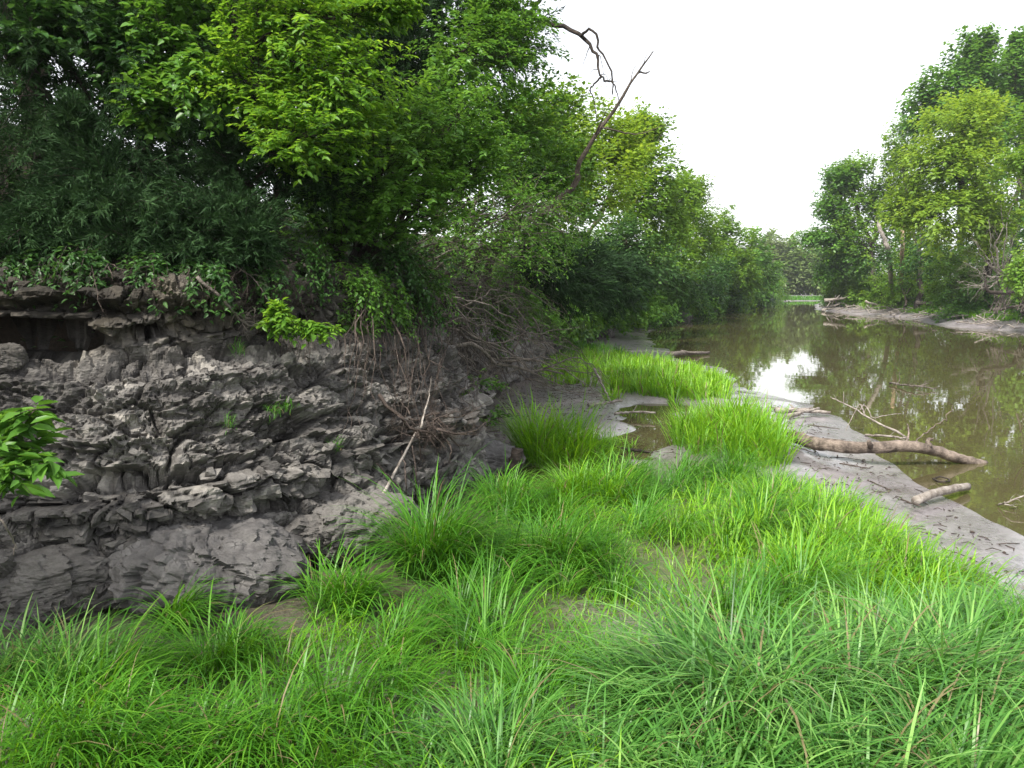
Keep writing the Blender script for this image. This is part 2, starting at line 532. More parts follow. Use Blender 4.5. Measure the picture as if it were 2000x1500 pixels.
M = {
    'rock': rock_mat(), 'cracked': cracked_mat(), 'ground': ground_mat(), 'water': water_mat(),
    'bark': bark('grey_brown_bark', (0.045, 0.035, 0.028), (0.13, 0.105, 0.085)),
    'darkbark': bark('dark_bark', (0.016, 0.013, 0.011), (0.06, 0.048, 0.04)),
    'dead': bark('weathered_dead_wood', (0.07, 0.058, 0.05), (0.2, 0.172, 0.15), 14),
    'drift': bark('pale_driftwood', (0.15, 0.125, 0.105), (0.37, 0.335, 0.30), 10),
    'log': bark('brown_water_log', (0.06, 0.047, 0.039), (0.25, 0.2, 0.165), 7),
    'root': bark('brown_root', (0.035, 0.027, 0.023), (0.12, 0.092, 0.078), 14),
    'stub': bark('fresh_broken_wood', (0.22, 0.14, 0.09), (0.5, 0.36, 0.25), 5),
    'grass': foliage('bright_grass', (0.06, 0.17, 0.012), (0.15, 0.36, 0.02), (0.29, 0.52, 0.04), 0.42, 0.42, 0.4, 0.5, straw=STRAW),
    'grassdeep': foliage('deep_green_grass', (0.03, 0.11, 0.012), (0.075, 0.24, 0.018), (0.17, 0.38, 0.035), 0.4, 0.42, 0.4, 0.5, straw=STRAW),
    'sedge': foliage('blue_green_sedge', (0.025, 0.10, 0.016), (0.10, 0.275, 0.045), (0.29, 0.50, 0.13), 0.38, 0.4, 0.45, 0.5, straw=STRAW),
    'cedar': foliage('cedar_needles', (0.010, 0.026, 0.009), (0.024, 0.056, 0.019), (0.055, 0.11, 0.038), 0.15, 0.65, 0.1),
    'leaf_bright': foliage('sunny_leaves', (0.045, 0.125, 0.016), (0.12, 0.27, 0.028), (0.28, 0.47, 0.055), 0.5, 0.42),
    'leaf_green': foliage('green_leaves', (0.04, 0.11, 0.018), (0.092, 0.225, 0.03), (0.19, 0.37, 0.058), 0.42, 0.4, 0.45),
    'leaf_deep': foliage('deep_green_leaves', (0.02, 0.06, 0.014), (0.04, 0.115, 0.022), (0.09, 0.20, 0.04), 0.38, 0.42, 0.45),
    'leaf_blue': foliage('blue_green_leaves', (0.03, 0.085, 0.022), (0.065, 0.15, 0.036), (0.125, 0.245, 0.062), 0.38, 0.45),
    'leaf_yellow': foliage('yellow_green_leaves', (0.09, 0.175, 0.018), (0.19, 0.315, 0.035), (0.33, 0.47, 0.065), 0.48, 0.45),
    'leaf_mid': foliage('mid_green_leaves', (0.055, 0.125, 0.016), (0.125, 0.25, 0.026), (0.23, 0.37, 0.045), 0.45, 0.45),
    'leaf_olive': foliage('olive_leaves', (0.065, 0.115, 0.03), (0.135, 0.21, 0.055), (0.24, 0.33, 0.10), 0.4, 0.5),
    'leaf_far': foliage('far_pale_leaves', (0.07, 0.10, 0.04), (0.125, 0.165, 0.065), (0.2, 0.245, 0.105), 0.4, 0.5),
}
rock_m, DEAD = M['rock'], M['dead']

# ------------------------------------------------------------------ plan of the place
CLIFF = np.array([(-13, -2.0), (-9, 1.8), (-6.2, 4.1)] + [tuple(G(*p)[:2]) for p in ((0, 1225), (200, 1212), (380, 1190), (570, 1120), (760, 1040), (930, 955))] +
                 [(-0.35, 11.6), (-0.75, 12.6), (-0.9, 15), (-0.45, 18), (0.25, 22), (1.1, 27), (2.0, 33), (3.4, 40), (6, 48), (9, 57), (12, 65), (17, 78), (25, 95), (34, 116), (45, 141),
                  (50, 160), (55, 190), (60, 300)])
SHORE = np.array([(14, -60), (7, -20), (5.9, 0), (5.5, 6.5)] + [tuple(G(*p, -0.1)[:2]) for p in (
    (2000, 1052), (1925, 1011), (1850, 974), (1805, 947), (1775, 921), (1681, 846), (1625, 812), (1602, 790), (1530, 783), (1490, 771), (1437, 752), (1418, 722), (1359, 707), (1302, 689), (1265, 660))] +
                 [(9.5, 54), (12.6, 65), (17.8, 78), (26, 95), (35.5, 116), (47, 141), (56, 152), (70, 160)])
SHORE = SHORE[np.argsort(SHORE[:, 1])]
RIGHT = np.array([(45, -60), (36, -20), (32, 10), (31, 40), (30.5, 49), (30, 56), (34.5, 70), (33.5, 78), (36, 95), (47, 125), (60, 150), (72, 165)])
CHAN = np.array([G(*p)[:2] for p in ((1290, 786), (1272, 800), (1282, 835), (1212, 857), (1160, 893), (1070, 912), (1020, 930))])

def seg_dist(q, poly, signed=False):
    best = np.full(len(q), 1e9); sg = np.ones(len(q)); par = np.zeros(len(q)); acc = 0.0
    for a, b in zip(poly[:-1], poly[1:]):
        d = b - a; L = np.hypot(*d)
        t = np.clip(((q - a) @ d) / (L * L), 0, 1)
        w = q - (a + t[:, None] * d)
        dd = np.hypot(w[:, 0], w[:, 1])
        m = dd < best
        best[m] = dd[m]
        sg[m] = np.where(d[0] * (q[:, 1] - a[1]) - d[1] * (q[:, 0] - a[0]) > 0, 1, -1)[m]
        par[m] = (acc + t * L)[m]
        acc += L
    return (best * sg if signed else best), par

def ztop(y):
    return np.interp(y, [-5, 14, 22, 40, 70, 150], [2.85, 2.85, 2.3, 1.9, 2.0, 1.6])

def ground_z(x, y, full=False):
    q = np.stack([x, y], 1)
    dl = np.interp(y, SHORE[:, 1], SHORE[:, 0]) - x
    dr = x - np.interp(y, RIGHT[:, 1], RIGHT[:, 0])
    p3 = np.stack([x, y, np.zeros_like(x)], 1)
    nz = fbm(p3 * 1.1, 4, 5)
    edge = 0.35 * fbm(p3 * 0.8, 3, 9)
    dl = dl + edge * np.clip(y / 12, 0.5, 2); dr = dr + edge * 3
    hl = np.where(dl > 0, -0.1 + np.minimum(0.05 * dl, 0.10 + 0.004 * dl), np.maximum(-0.1 + 0.11 * dl, -1.0))
    hr = np.where(dr > 0, -0.1 + 1.0 * (1 - np.exp(-0.25 * dr)) + 0.02 * dr, np.maximum(-0.1 + 0.1 * dr, -1.0))
    h = np.maximum(hl, hr)
    h = np.maximum(h, -1 + 1.8 * sstep(152, 166, y))
    land = sstep(-0.1, 0.0, h)
    h = h + land * nz * 0.05 + land * (0.032 * fbm(p3 * 4, 3, 3) - 0.02 * np.abs(fbm(p3 * 9, 2, 6)))
    dc, _ = seg_dist(q, CHAN)
    wid = 0.68 + 0.3 * vnoise(p3 * 1.7, 8)
    ch = np.exp(-(dc / wid) ** 2)
    h = h - 0.22 * ch
    bank = 0.9 * sstep(4.2, 0.0, y) * sstep(7, 4, x)
    h = h + bank
    d, par = seg_dist(q, CLIFF, True)
    zt = ztop(y)
    bl = zt * sstep(1.0, 2.3, d) + np.clip(d - 2.2, 0, 9) * 0.42 + np.clip(d - 11, 0, 60) * 0.04
    bl = bl + sstep(1.5, 3, d) * 0.25 * fbm(p3 * 0.5, 3, 12)
    h = np.where(d > 0.9, np.maximum(h, bl), h)
    if full:
        wet = np.clip(np.exp(-np.maximum(dl, 0) / 1.6) * (dr < 0) + ch + 0.35, 0, 1) * (1 - sstep(0.5, 1.5, d))
        lit = np.maximum(np.maximum(sstep(0.6, 1.6, d), 0.6 * sstep(-0.5, 4, dr)), 0.72 * sstep(-2.6, -0.3, d + 0.5 * nz) * sstep(4, 6, y) * (1 - sstep(30, 45, y)))
        gr = sstep(-0.2, 0.5, fbm(p3 * 0.7, 4, 21)) * 0.5 * sstep(1.6, 2.8, dl) * (1 - ch) * sstep(16, 10, y) + 0.4 * sstep(1.8, 3.0, dl) * (1 - ch) * sstep(13, 9, y)
        gr = np.maximum(gr, sstep(2.5, 6, dr) * 0.6 * (1 - sstep(9, 14, dr)))
        return h, wet, lit, gr
    return h

def gz(x, y):
    return float(ground_z(np.array([float(x)]), np.array([float(y)]))[0])

# ------------------------------------------------------------------ ground sheet
ys = np.concatenate([np.linspace(-60, 1.2, 26), 1.2 * np.exp(np.linspace(0.012, math.log(190 / 1.2), 340)), np.linspace(196, 900, 16)])
xs = np.concatenate([np.linspace(-700, -45, 10), np.linspace(-42, -9, 16), np.linspace(-8.6, -1.2, 60), np.linspace(-1.12, 7.2, 125), np.linspace(7.35, 28, 26), np.linspace(28.6, 60, 48), np.linspace(62, 150, 18), np.linspace(165, 900, 10)])
gx, gy = np.meshgrid(xs, ys)
gh, gwet, glit, gmoss = ground_z(gx.ravel(), gy.ravel(), True)
mb = MB()
mb.add(np.stack([gx.ravel(), gy.ravel(), gh], 1), [grid_faces(len(ys), len(xs))])
me = mb.mesh('ground')
for nm, val in (('wet', gwet), ('litter', glit), ('moss', gmoss)):
    a = me.attributes.new(nm, 'FLOAT', 'POINT')
    a.data.foreach_set('value', val.astype(np.float32))
tag(obj('ground', me, M['ground']), 'muddy river bank, river bed and wooded bluff', kind='structure')

# ------------------------------------------------------------------ river
mb = MB()
wx, wy = np.meshgrid(np.linspace(-3, 140, 40), np.linspace(-55, 200, 60))
mb.add(np.stack([wx.ravel(), wy.ravel(), np.full(wx.size, -0.1)], 1), [grid_faces(60, 40)])
tag(obj('river_water', mb, M['water']), 'still murky green brown river water', kind='structure')

# ------------------------------------------------------------------ the cliff
def path_at(s):
    seg = np.hypot(*np.diff(CLIFF, axis=0).T)
    cum = np.concatenate([[0], np.cumsum(seg)])
    f = lambda u: np.stack([np.interp(u, cum, CLIFF[:, 0]), np.interp(u, cum, CLIFF[:, 1])], 1)
    p = sum(f(s + w) for w in (-0.5, -0.25, 0, 0.25, 0.5)) / 5
    t = unit(f(s + 0.7) - f(s - 0.7))
    return p, np.stack([t[:, 1], -t[:, 0]], 1)

PROF = np.array([(0.15, -0.45), (0.02, -0.25), (-0.12, 0.0), (-0.02, 0.12), (0.08, 0.3), (0.06, 0.45), (-0.06, 0.58), (-0.2, 0.64), (-0.14, 0.72), (-0.08, 0.85), (-0.12, 1.05), (-0.24, 1.2),
                 (-0.30, 1.4), (-0.40, 1.7), (-0.52, 2.0), (-0.74, 2.12), (-0.86, 2.22), (-0.88, 2.34), (-0.8, 2.42), (-0.78, 2.55), (-0.84, 2.72), (-1.0, 2.9), (-1.4, 3.08), (-2.2, 3.2), (-2.9, 3.3)])

def cliff_mesh(svals, rows, seed, far=False):
    base, nor = path_at(svals)
    L = np.concatenate([[0], np.cumsum(np.hypot(*np.diff(PROF, axis=0).T))])
    u = np.linspace(0, L[-1], rows)
    if not far:
        w = np.interp(u, [0, 0.5, 3.6, 5.2, L[-1]], [0.6, 1, 1, 0.8, 0.35])
        cu = np.cumsum(w); cu = (cu - cu[0]) / (cu[-1] - cu[0])
        u = np.interp(np.linspace(0, 1, rows), cu, u)
    off = np.interp(u, L, PROF[:, 0]); zz = np.interp(u, L, PROF[:, 1])
    n_s = len(svals)
    k = ztop(base[:, 1]) / 3.05
    S = np.broadcast_to(svals[None], (rows, n_s)).ravel()
    wav = 0.28 * fbm(np.stack([svals * 0.45, svals * 0, svals * 0], 1), 3, seed + 40)
    O = off[:, None] + wav[None] * np.interp(zz, [0, 2.5, 3.1], [1, 1, 0.2])[:, None]
    Z = zz[:, None] * np.where(zz[:, None] > 0, k[None], 1)
    # strata heave gently along the face
    Z = Z + 0.10 * fbm(np.stack([svals * 0.6, svals * 0 + 3, svals * 0], 1), 2, seed + 4)[None] * np.interp(zz, [0, 0.6, 2.4, 3.1], [0, 1, 1, 0])[:, None]
    p = np.stack([base[None, :, 0] + nor[None, :, 0] * O, base[None, :, 1] + nor[None, :, 1] * O, Z], -1)
    ds = np.gradient(p, axis=1); dt = np.gradient(p, axis=0)
    N = unit(np.cross(ds, dt)).reshape(-1, 3)
    p = p.reshape(-1, 3)
    z = np.repeat(zz, n_s)
    q = p + 0.12 * np.stack([fbm(p * 2 + 9 * i, 2, seed + i) for i in range(3)], 1)
    am_b = np.interp(z, [-0.3, 0.2, 0.6, 0.75, 1.25, 1.5, 2.0, 2.4, 2.9, 3.2], [.6, .8, 1.0, 1.3, 1.3, .7, .6, 1.0, .9, .1])
    am_s = np.interp(z, [-0.3, 0.2, 0.6, 0.9, 1.2, 1.5, 2.0, 2.2, 2.6, 3.1], [.2, .22, .26, .32, .6, 1.05, .9, .32, .32, .2])
    d = np.zeros(len(p))
    f1, f2, r, o = worley(q * np.array([1.8, 1.8, 4.4]), seed)
    d += am_b * ((r[:, 0] - 0.5) * 0.20 + ((r - 0.5) * o).sum(1) * 0.20 - 0.13 * np.exp(-((f2 - f1) / 0.05) ** 2))
    tone = 0.5 + 0.4 * (r[:, 1] - 0.5)
    f1, f2, r, o = worley(q * np.array([4.6, 4.6, 11.0]) + 7.7, seed + 3)
    d += am_b * ((r[:, 0] - 0.5) * 0.08 + ((r - 0.5) * o).sum(1) * 0.11 - 0.05 * np.exp(-((f2 - f1) / 0.08) ** 2))
    if not far:
        tilt = np.stack([q[:, 0], q[:, 1], q[:, 2] + 0.35 * q[:, 0]], 1)
        f1, f2, r, o = worley(tilt * np.array([11, 11, 21.0]) + 3.1, seed + 6)
        d += am_s * ((r[:, 0] - 0.5) * 0.05 + ((r - 0.5) * o).sum(1) * 0.05)
        tone = tone + 0.45 * (r[:, 2] - 0.5)
        f1, f2, r, o = worley(q * np.array([24, 24, 40.0]), seed + 8)
        d += am_s * ((r[:, 0] - 0.5) * 0.018 + ((r - 0.5) * o).sum(1) * 0.02)
        lay = vnoise(np.stack([S * 0.5, z * 0, z * 10 + 0.6 * fbm(p * 1.5, 2, 3)], 1), seed + 9)
        d += np.interp(z, [0, 0.6, 1.2, 1.6, 2.1, 2.5, 3], [.5, 1, .9, .25, .9, 1, .3]) * 0.085 * np.sign(lay) * np.abs(lay) ** 0.4
        # the hollow under the upper ledge
        sc = seg_dist(P(20, 650, 7.0)[None, :2], CLIFF)[1][0]
        el = ((S - sc + 0.16 * fbm(p * 4, 2, 55)) / 0.55) ** 2 + ((p[:, 2] - 2.2 + 0.05 * (S - sc)) / 0.10) ** 2
        d -= 0.8 * np.exp(-el ** 2 * 0.6) * (1 + 0.3 * fbm(p * 4, 2, 77))
    d += 0.016 * fbm(p * 18, 3, seed + 2)
    d *= np.interp(z, [-0.45, -0.2], [0.2, 1])
    v = p + N * d[:, None]
    mbb = MB()
    mbb.add(v, [grid_faces(rows, n_s)], np.clip(tone, 0, 1))
    return mbb, v.reshape(rows, n_s, 3), N.reshape(rows, n_s, 3), zz

_, sA = seg_dist(np.array([G(-150, 1230)[:2], [-0.35, 11.2], [-0.45, 18.0]]), CLIFF)
sv = np.concatenate([np.linspace(sA[0] - 6, sA[0] - 0.05, 60), np.arange(sA[0], sA[1], 0.0178), np.linspace(sA[1] + 0.02, sA[2], 190)])
mbc, cv, cn, czz = cliff_mesh(sv, 265, 100)
me = mbc.mesh('cliff', smooth=False)
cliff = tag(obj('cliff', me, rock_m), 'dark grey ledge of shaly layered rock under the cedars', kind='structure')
_, sB = seg_dist(np.array([[-0.5, 17.2], [49, 157]]), CLIFF)
mbf, fv, fn, _ = cliff_mesh(sB[0] * (sB[1] / sB[0]) ** np.linspace(0, 1, 620), 46, 300, True)
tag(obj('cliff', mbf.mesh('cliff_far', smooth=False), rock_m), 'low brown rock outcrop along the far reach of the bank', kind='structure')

def pix(p):
    c, s_ = math.cos(PITCH), math.sin(PITCH)
    y, z = p[..., 1], p[..., 2] - CAM_H
    f = y * c - z * s_
    return 1000 + FPX * p[..., 0] / f, 750 - FPX * (y * s_ + z * c) / f
_near = cv[:, c_lo:].reshape(-1, 3) if (c_lo := 40) else None
_px, _py = pix(_near)
def CP(px, py, out=0.05):
    """a point just proud of the rock face, on the line of sight through (px, py)"""
    d2 = (_px - px) ** 2 + (_py - py) ** 2
    k = np.where(d2 < 64)[0]
    i = k[np.argmin(_near[k, 1])] if len(k) else int(np.argmin(d2))
    return P(px, py, _near[i, 1] - out)

# stones standing proud of the cliff: six shared chunks, each stone an object of its own
rng = np.random.default_rng(7)
def chunk(seed, flat=0.6):
    r = np.random.default_rng(seed)
    pts = unit(r.normal(0, 1, (11, 3))) * r.uniform(0.75, 1.0, (11, 1)) * np.array([1, 0.8, flat])
    import bmesh
    bm = bmesh.new()
    for q in pts:
        bm.verts.new(q)
    bmesh.ops.convex_hull(bm, input=bm.verts)
    for vv in [v for v in bm.verts if not v.link_faces]:
        bm.verts.remove(vv)
    m = bpy.data.meshes.new('stone')
    bm.to_mesh(m); bm.free()
    a = m.attributes.new('tone', 'FLOAT', 'POINT')
    a.data.foreach_set('value', np.full(len(m.vertices), r.uniform(0.3, 0.75), np.float32))
    m.materials.append(rock_m)
    return m
chunks = [chunk(20 + i, 0.35 + 0.08 * (i % 4)) for i in range(10)]
rows, cols = cv.shape[:2]
c0, c1 = 60, 60 + int((sA[1] - sA[0]) / 0.0178)
def put_stone(i, j, size, sink=0.25):
    o = bpy.data.objects.new('stone', chunks[rng.integers(len(chunks))])
    COL.objects.link(o)
    o.parent = cliff
    o.location = cv[i, j] + cn[i, j] * size * (0.5 - sink)
    o.rotation_euler = (rng.normal(0, 0.35), rng.normal(0, 0.35), rng.uniform(0, 6.28))
    o.scale = (size * rng.uniform(.8, 1.3), size * rng.uniform(.8, 1.3), size * rng.uniform(.7, 1.2))
band = lambda a, b: np.where((czz > a) & (czz < b))[0]
for k in range(110):
    put_stone(rng.choice(band(0.66, 1.2)), rng.integers(c0, c1), rng.uniform(0.05, 0.13))
for k in range(190):
    put_stone(rng.choice(band(1.1, 2.1)), rng.integers(c0 + 60, c1), rng.uniform(0.025, 0.06), 0.15)

# ------------------------------------------------------------------ boulders at the foot of the cliff
def boulder(name, label, loc, rad, rotz, seed, mat, res=70, facet=0.10, tilt=(0, 0), power=3.2, cat='boulder'):
    r = np.random.default_rng(seed)
    th = np.linspace(0.001, math.pi - 0.001, res)[:, None]; ph = (np.arange(2 * res) * math.pi / res)[None]
    n = np.stack([np.sin(th) * np.cos(ph), np.sin(th) * np.sin(ph), np.cos(th) * np.ones_like(ph)], -1).reshape(-1, 3)
    rr = 1 / (np.abs(n) ** power).sum(1) ** (1 / power)
    p = n * rr[:, None]
    w = p * np.array(rad) / max(rad)
    f1, f2, ri, o = worley(w * 2.2 + seed, seed)
    dd = (ri[:, 0] - .5) * facet * .55 + ((ri - .5) * o).sum(1) * facet
    f1, f2, ri, o = worley(w * 6 + seed, seed + 2)
    dd += (ri[:, 0] - .5) * facet * 0.22 + ((ri - .5) * o).sum(1) * facet * 0.6 - 0.03 * np.exp(-((f2 - f1) / 0.1) ** 2)
    dd += 0.20 * fbm(w * 2.2, 4, seed) + 0.03 * fbm(w * 14, 3, seed + 1)
    p = p * (1 + dd[:, None]) * np.array(rad)
    b = MB()
    b.add(p, [grid_faces(res, 2 * res, True)], 0.5)
    o = obj(name, b.mesh(name, smooth=False), mat, None, loc)
    o.rotation_euler = (tilt[0], tilt[1], rotz)
    return tag(o, label, cat)

pb = G(385, 1190, 0.05)
boulder('boulder', 'broad flat-topped grey boulder with a mud-cracked top at the cliff foot', (pb[0] - 0.06, pb[1] + 0.42, 0.26), (0.78, 0.52, 0.36), R(24), 3, M['cracked'], 84, facet=.2, tilt=(R(8), R(7)), power=2.7)
pb = G(670, 1100, 0.05)
boulder('boulder', 'dark rounded ledge block beside the mud-cracked boulder, nearer the green tussock', (pb[0] + 0.02, pb[1] + 0.35, 0.28), (0.66, 0.42, 0.31), R(38), 9, rock_m, 76, facet=.26, tilt=(R(6), R(4)), power=2.6)
pb = G(60, 1225, 0.05)
boulder('boulder', 'grey slab of rock leaning against the cliff beneath the leafy branch', (pb[0] - 0.35, pb[1] + 0.33, 0.22), (0.85, 0.5, 0.34), R(20), 14, rock_m, 76, facet=.26, tilt=(R(-4), R(-8)), power=2.6)
pb = P(890, 905, 11.2)
boulder('boulder', 'small black rounded boulder below the dry root tangle', (pb[0], pb[1], 0.36), (0.2, 0.2, 0.2), 0.4, 19, rock_m, 30, 0.12)
pb = P(930, 940, 11.0)
boulder('boulder', 'low brown mud-coated block at the corner of the cliff', (pb[0] - 0.15, pb[1] + 0.15, 0.14), (0.75, 0.55, 0.3), 0.6, 23, M['cracked'], 50)
pb = CP(12, 700, -.02)
boulder('boulder', 'dark rounded stone lying in the mouth of the hollow', pb, (0.15, 0.13, 0.12), 0.6, 27, rock_m, 30, 0.12)
for i, (px, py, s, lb) in enumerate(((1908, 1140, 0.13, 'larger flat dark stone at the right edge of the grass'), (1932, 1156, 0.10, 'lower of the dark stones at the right edge of the grass'), (1925, 1124, 0.05, 'smallest dark stone perched by the two flat ones'))):
    g = G(px, py, 0.0)
    boulder('rock', lb, (g[0], g[1], gz(g[0], g[1]) + s * 0.35), (s * 1.3, s, s * 0.5), 0.4 + i, 40 + i, rock_m, 16, 0.3, cat='rock')
# outcrop blocks on the far bank below the shrubs
for i, (px, py, dep, s, lb) in enumerate(((1105, 655, 40, 0.55, 'tan rock block on the far mud behind the grass patch'), (1180, 650, 42, 0.5, 'grey rock block half hidden by the green weed'), (1260, 628, 58, 0.8, 'flat grey rock at the water edge below the dark shrubs'),
                                          (1320, 622, 64, 0.8, 'slanting grey rock by the water under the dark trees'), (1425, 597, 105, 1.6, 'grey undercut ledge at the water below the far left trees'))):
    g = P(px, py, dep)
    boulder('rock', lb, (g[0], g[1], 0.1 + s * 0.1), (s * 1.5, s, s * 0.55), 0.4 + i, 60 + i, rock_m, 22, 0.25, cat='rock')

# ------------------------------------------------------------------ plants
def lobe(px, py, depth, rx, ry, rd=None):
    """an ellipsoid of foliage: centre seen at (px, py) at that distance, half sizes given in photo pixels and metres"""
    c = P(px, py, depth)
    k = depth / FPX
    return c, np.array([rx * k, rd if rd else (rx * 0.8 + ry * 0.2) * k, ry * k])

def in_lobe(r, c, rad, n, shell=0.5, seed=0):
    u = unit(r.normal(0, 1, (n, 3)))
    bump = 1 + 0.38 * fbm(u * 1.9 + seed * 3.7, 3, seed + 1)
    rho = (shell + (1 - shell) * r.random(n) ** 0.6) * bump
    return c + u * rho[:, None] * rad, u

GROW = 1.18

def plant(name, label, cat, base, lobes, leaf, twigs, nleaf, lmat, bmat='bark', seed=0, r0=0.06, trunk=None, kind='oval', spread=0.02, droop=0.0, twig_r=0.004,
          group=None, shell=0.45, stems=1, limb_from=0.35, twig_len=0.9, side=0.9, upn=1.0):
    r = np.random.default_rng(seed)
    base = np.asarray(base, float)
    root = thing(name, label, cat, base, group)
    wood, crown = MB(), MB()
    lobes = [(c, rad * GROW) for c, rad in lobes]
    cs = np.array([l[0] for l in lobes])
    if trunk is None:
        top = cs[np.argmax(cs[:, 2])] * 0.8 + cs.mean(0) * 0.2
        trunk = [base, base * 0.55 + top * 0.45 + r.normal(0, 0.06, 3) * np.linalg.norm(top - base), top]
    tr = spline(trunk, 16)
    tr[1:-1] += r.normal(0, 0.012, (14, 3)) * np.linalg.norm(tr[-1] - tr[0])
    tube(wood, tr - base, r0 * np.linspace(1, 0.3, 16), 7)
    for li, (c, rad) in enumerate(lobes):
        for st in range(stems):
            a = tr[int(np.clip(15 * r.uniform(limb_from, 0.9), 0, 15))] if stems == 1 else base + r.normal(0, 0.015, 3) * np.array([1, 1, 0])
            tgt = c + r.normal(0, 0.25, 3) * rad
            ln = np.linalg.norm(tgt - a)
            limb = bez(a, (a + tgt) / 2 + np.array([0, 0, 0.16 * ln]) + r.normal(0, 0.07, 3) * ln, tgt, 10)
            limb[1:-1] += r.normal(0, 0.012, (8, 3)) * ln
            lr = r0 * 0.5 if stems == 1 else r0
            tube(wood, limb - base, lr * np.linspace(1, 0.22, 10), 5)
            nt = max(1, twigs[li] // stems if isinstance(twigs, (list, tuple)) else twigs // (stems * len(lobes)))
            nt = max(1, int(nt * {'needle': 1.05, 'diamond': 0.95, 'oval': 1.15}[kind]))
            ends, dirs = in_lobe(r, c, rad, nt, shell, seed + li)
            # each twig leaves the limb, or a neighbour, and runs out to its end
            n0 = limb[np.clip((10 * r.uniform(0.35, 1.0, nt)).astype(int), 0, 9)]
            L = np.linalg.norm(ends - n0, axis=1, keepdims=True)
            st_ = ends - (ends - n0) / np.maximum(L, 1e-6) * np.minimum(L, twig_len * r.uniform(.7, 1.3, (nt, 1)))
            ctrl = (st_ + ends) / 2 + np.array([0, 0, 0.18]) * np.minimum(L, twig_len) + r.normal(0, 0.12, (nt, 3)) * np.minimum(L, twig_len)
            e2 = ends + np.array([0, 0, -droop]) * np.minimum(L, twig_len)
            if twig_r:
                crown.m = 1
                for q in range(nt):
                    if q % (2 if kind == 'oval' else 3):
                        continue
                    if q % 4 == 0 and L[q] > twig_len:
                        tube(crown, bez(n0[q], (n0[q] + st_[q]) / 2 + np.array([0, 0, .1 * L[q, 0]]), st_[q], 5) - base, np.linspace(twig_r * 2.2, twig_r * 1.2, 5), 3, cap=False)
                    tube(crown, bez(st_[q], ctrl[q], e2[q], 4) - base, np.linspace(twig_r * 1.2, twig_r * .4, 4), 3, cap=False)
            crown.m = 0
            t = r.uniform(0.15, 1.03, (nt, nleaf))
            T = t[..., None]
            pos = (1 - T) ** 2 * st_[:, None] + 2 * T * (1 - T) * ctrl[:, None] + T * T * e2[:, None]
            tan = unit(2 * (1 - T) * (ctrl - st_)[:, None] + 2 * T * (e2 - ctrl)[:, None])
            rv = unit(r.normal(0, 1, (nt, nleaf, 3)))
            sd_ = unit(np.cross(tan, np.array([0, 0, 1.0])) + 0.01) * np.where(r.random((nt, nleaf, 1)) < .5, 1, -1)
            if kind == 'needle':
                dr = unit(tan * 0.9 + rv * 0.75)
                pos = pos + rv * spread * (1.15 - T) * r.random((nt, nleaf, 1))
                nrm = rv[..., ::-1]
            else:
                dr = unit(tan * 0.55 + sd_ * side + rv * 0.45 - np.array([0, 0, 0.12]))
                pos = pos + rv * spread * r.random((nt, nleaf, 1))
                nrm = np.array([0, 0, upn]) + rv * 0.55 + dirs[:, None] * 0.35
            sz = 1.07 * r.uniform(0.55, 1.32, (nt * nleaf))
            tone = np.clip(np.repeat(r.normal(0.5, 0.13, nt), nleaf) + r.normal(0, 0.14, nt * nleaf), 0, 1)
            leaves(crown, pos.reshape(-1, 3) - base, dr.reshape(-1, 3), nrm.reshape(-1, 3), leaf[0] * sz, leaf[1] * sz, tone, kind)
    obj('trunk', wood, M[bmat], root)
    co = obj('crown', crown, M[lmat], root)
    co.data.materials.append(M[bmat])
    return root

def foot(x, y, lift=0.0):
    return np.array([x, y, gz(x, y) - 0.05 + lift])

# --- dark red cedars on the ledge
def cedar(label, base, lobes, twigs, seed, nleaf=58, tl=0.5, leaf=(0.07, 0.015), spread=0.10, mat='cedar', r0=0.07, **kw):
    return plant('cedar_tree', label, 'cedar', base, lobes, leaf, twigs, nleaf, mat, 'darkbark', seed, r0, kind='needle', spread=spread, twig_r=0.004, twig_len=tl, shell=0.3, **kw)

def under(px, py, depth):
    """foot of a plant: on that line of sight, moved back on to firm bank where the line meets mud or water"""
    p = P(px, py, depth)
    x, y = p[0], p[1]
    if x < np.interp(y, RIGHT[:, 1], RIGHT[:, 0]) - 8:
        while seg_dist(np.array([[x, y]]), CLIFF, True)[0][0] < 1.9:
            x -= 0.15
    else:
        while x - np.interp(y, RIGHT[:, 1], RIGHT[:, 0]) < 2.0:
            y += 1.0; x = (px - 1000) / FPX * y
            if y > 150:
                break
    return foot(x, y)

cedar('tall dark cedar in deep shade at the left edge above the hollow', under(90, 450, 9.3),
      [lobe(60, 60, 9.4, 190, 150), lobe(150, 250, 9.0, 190, 150), lobe(20, 330, 8.6, 170, 130), lobe(40, -130, 9.5, 150, 130), lobe(300, 370, 9.6, 180, 60)], 900, 31)
cedar('dark cedar with an upright tip drooping over the rock left of centre', under(230, 470, 8.6),
      [lobe(160, 330, 8.2, 90, 95), lobe(150, 245, 8.2, 34, 60), lobe(240, 425, 7.8, 150, 70), lobe(90, 440, 7.6, 120, 60), lobe(200, 480, 7.5, 110, 26), lobe(40, 480, 7.3, 90, 22)], 800, 32)
cedar('low green cedar branch hanging forward over the ledge beside the bright bush', under(470, 430, 9.0),
      [lobe(430, 420, 8.2, 130, 70), lobe(490, 475, 7.9, 62, 48), lobe(330, 450, 7.8, 100, 55), lobe(390, 500, 7.7, 90, 26)], 560, 33)
cedar('feathery grey green cedar behind the bright bush', under(560, 380, 10.0),
      [lobe(540, 300, 9.4, 110, 95), lobe(420, 280, 9.2, 90, 90), lobe(640, 360, 9.4, 80, 80)], 420, 34)
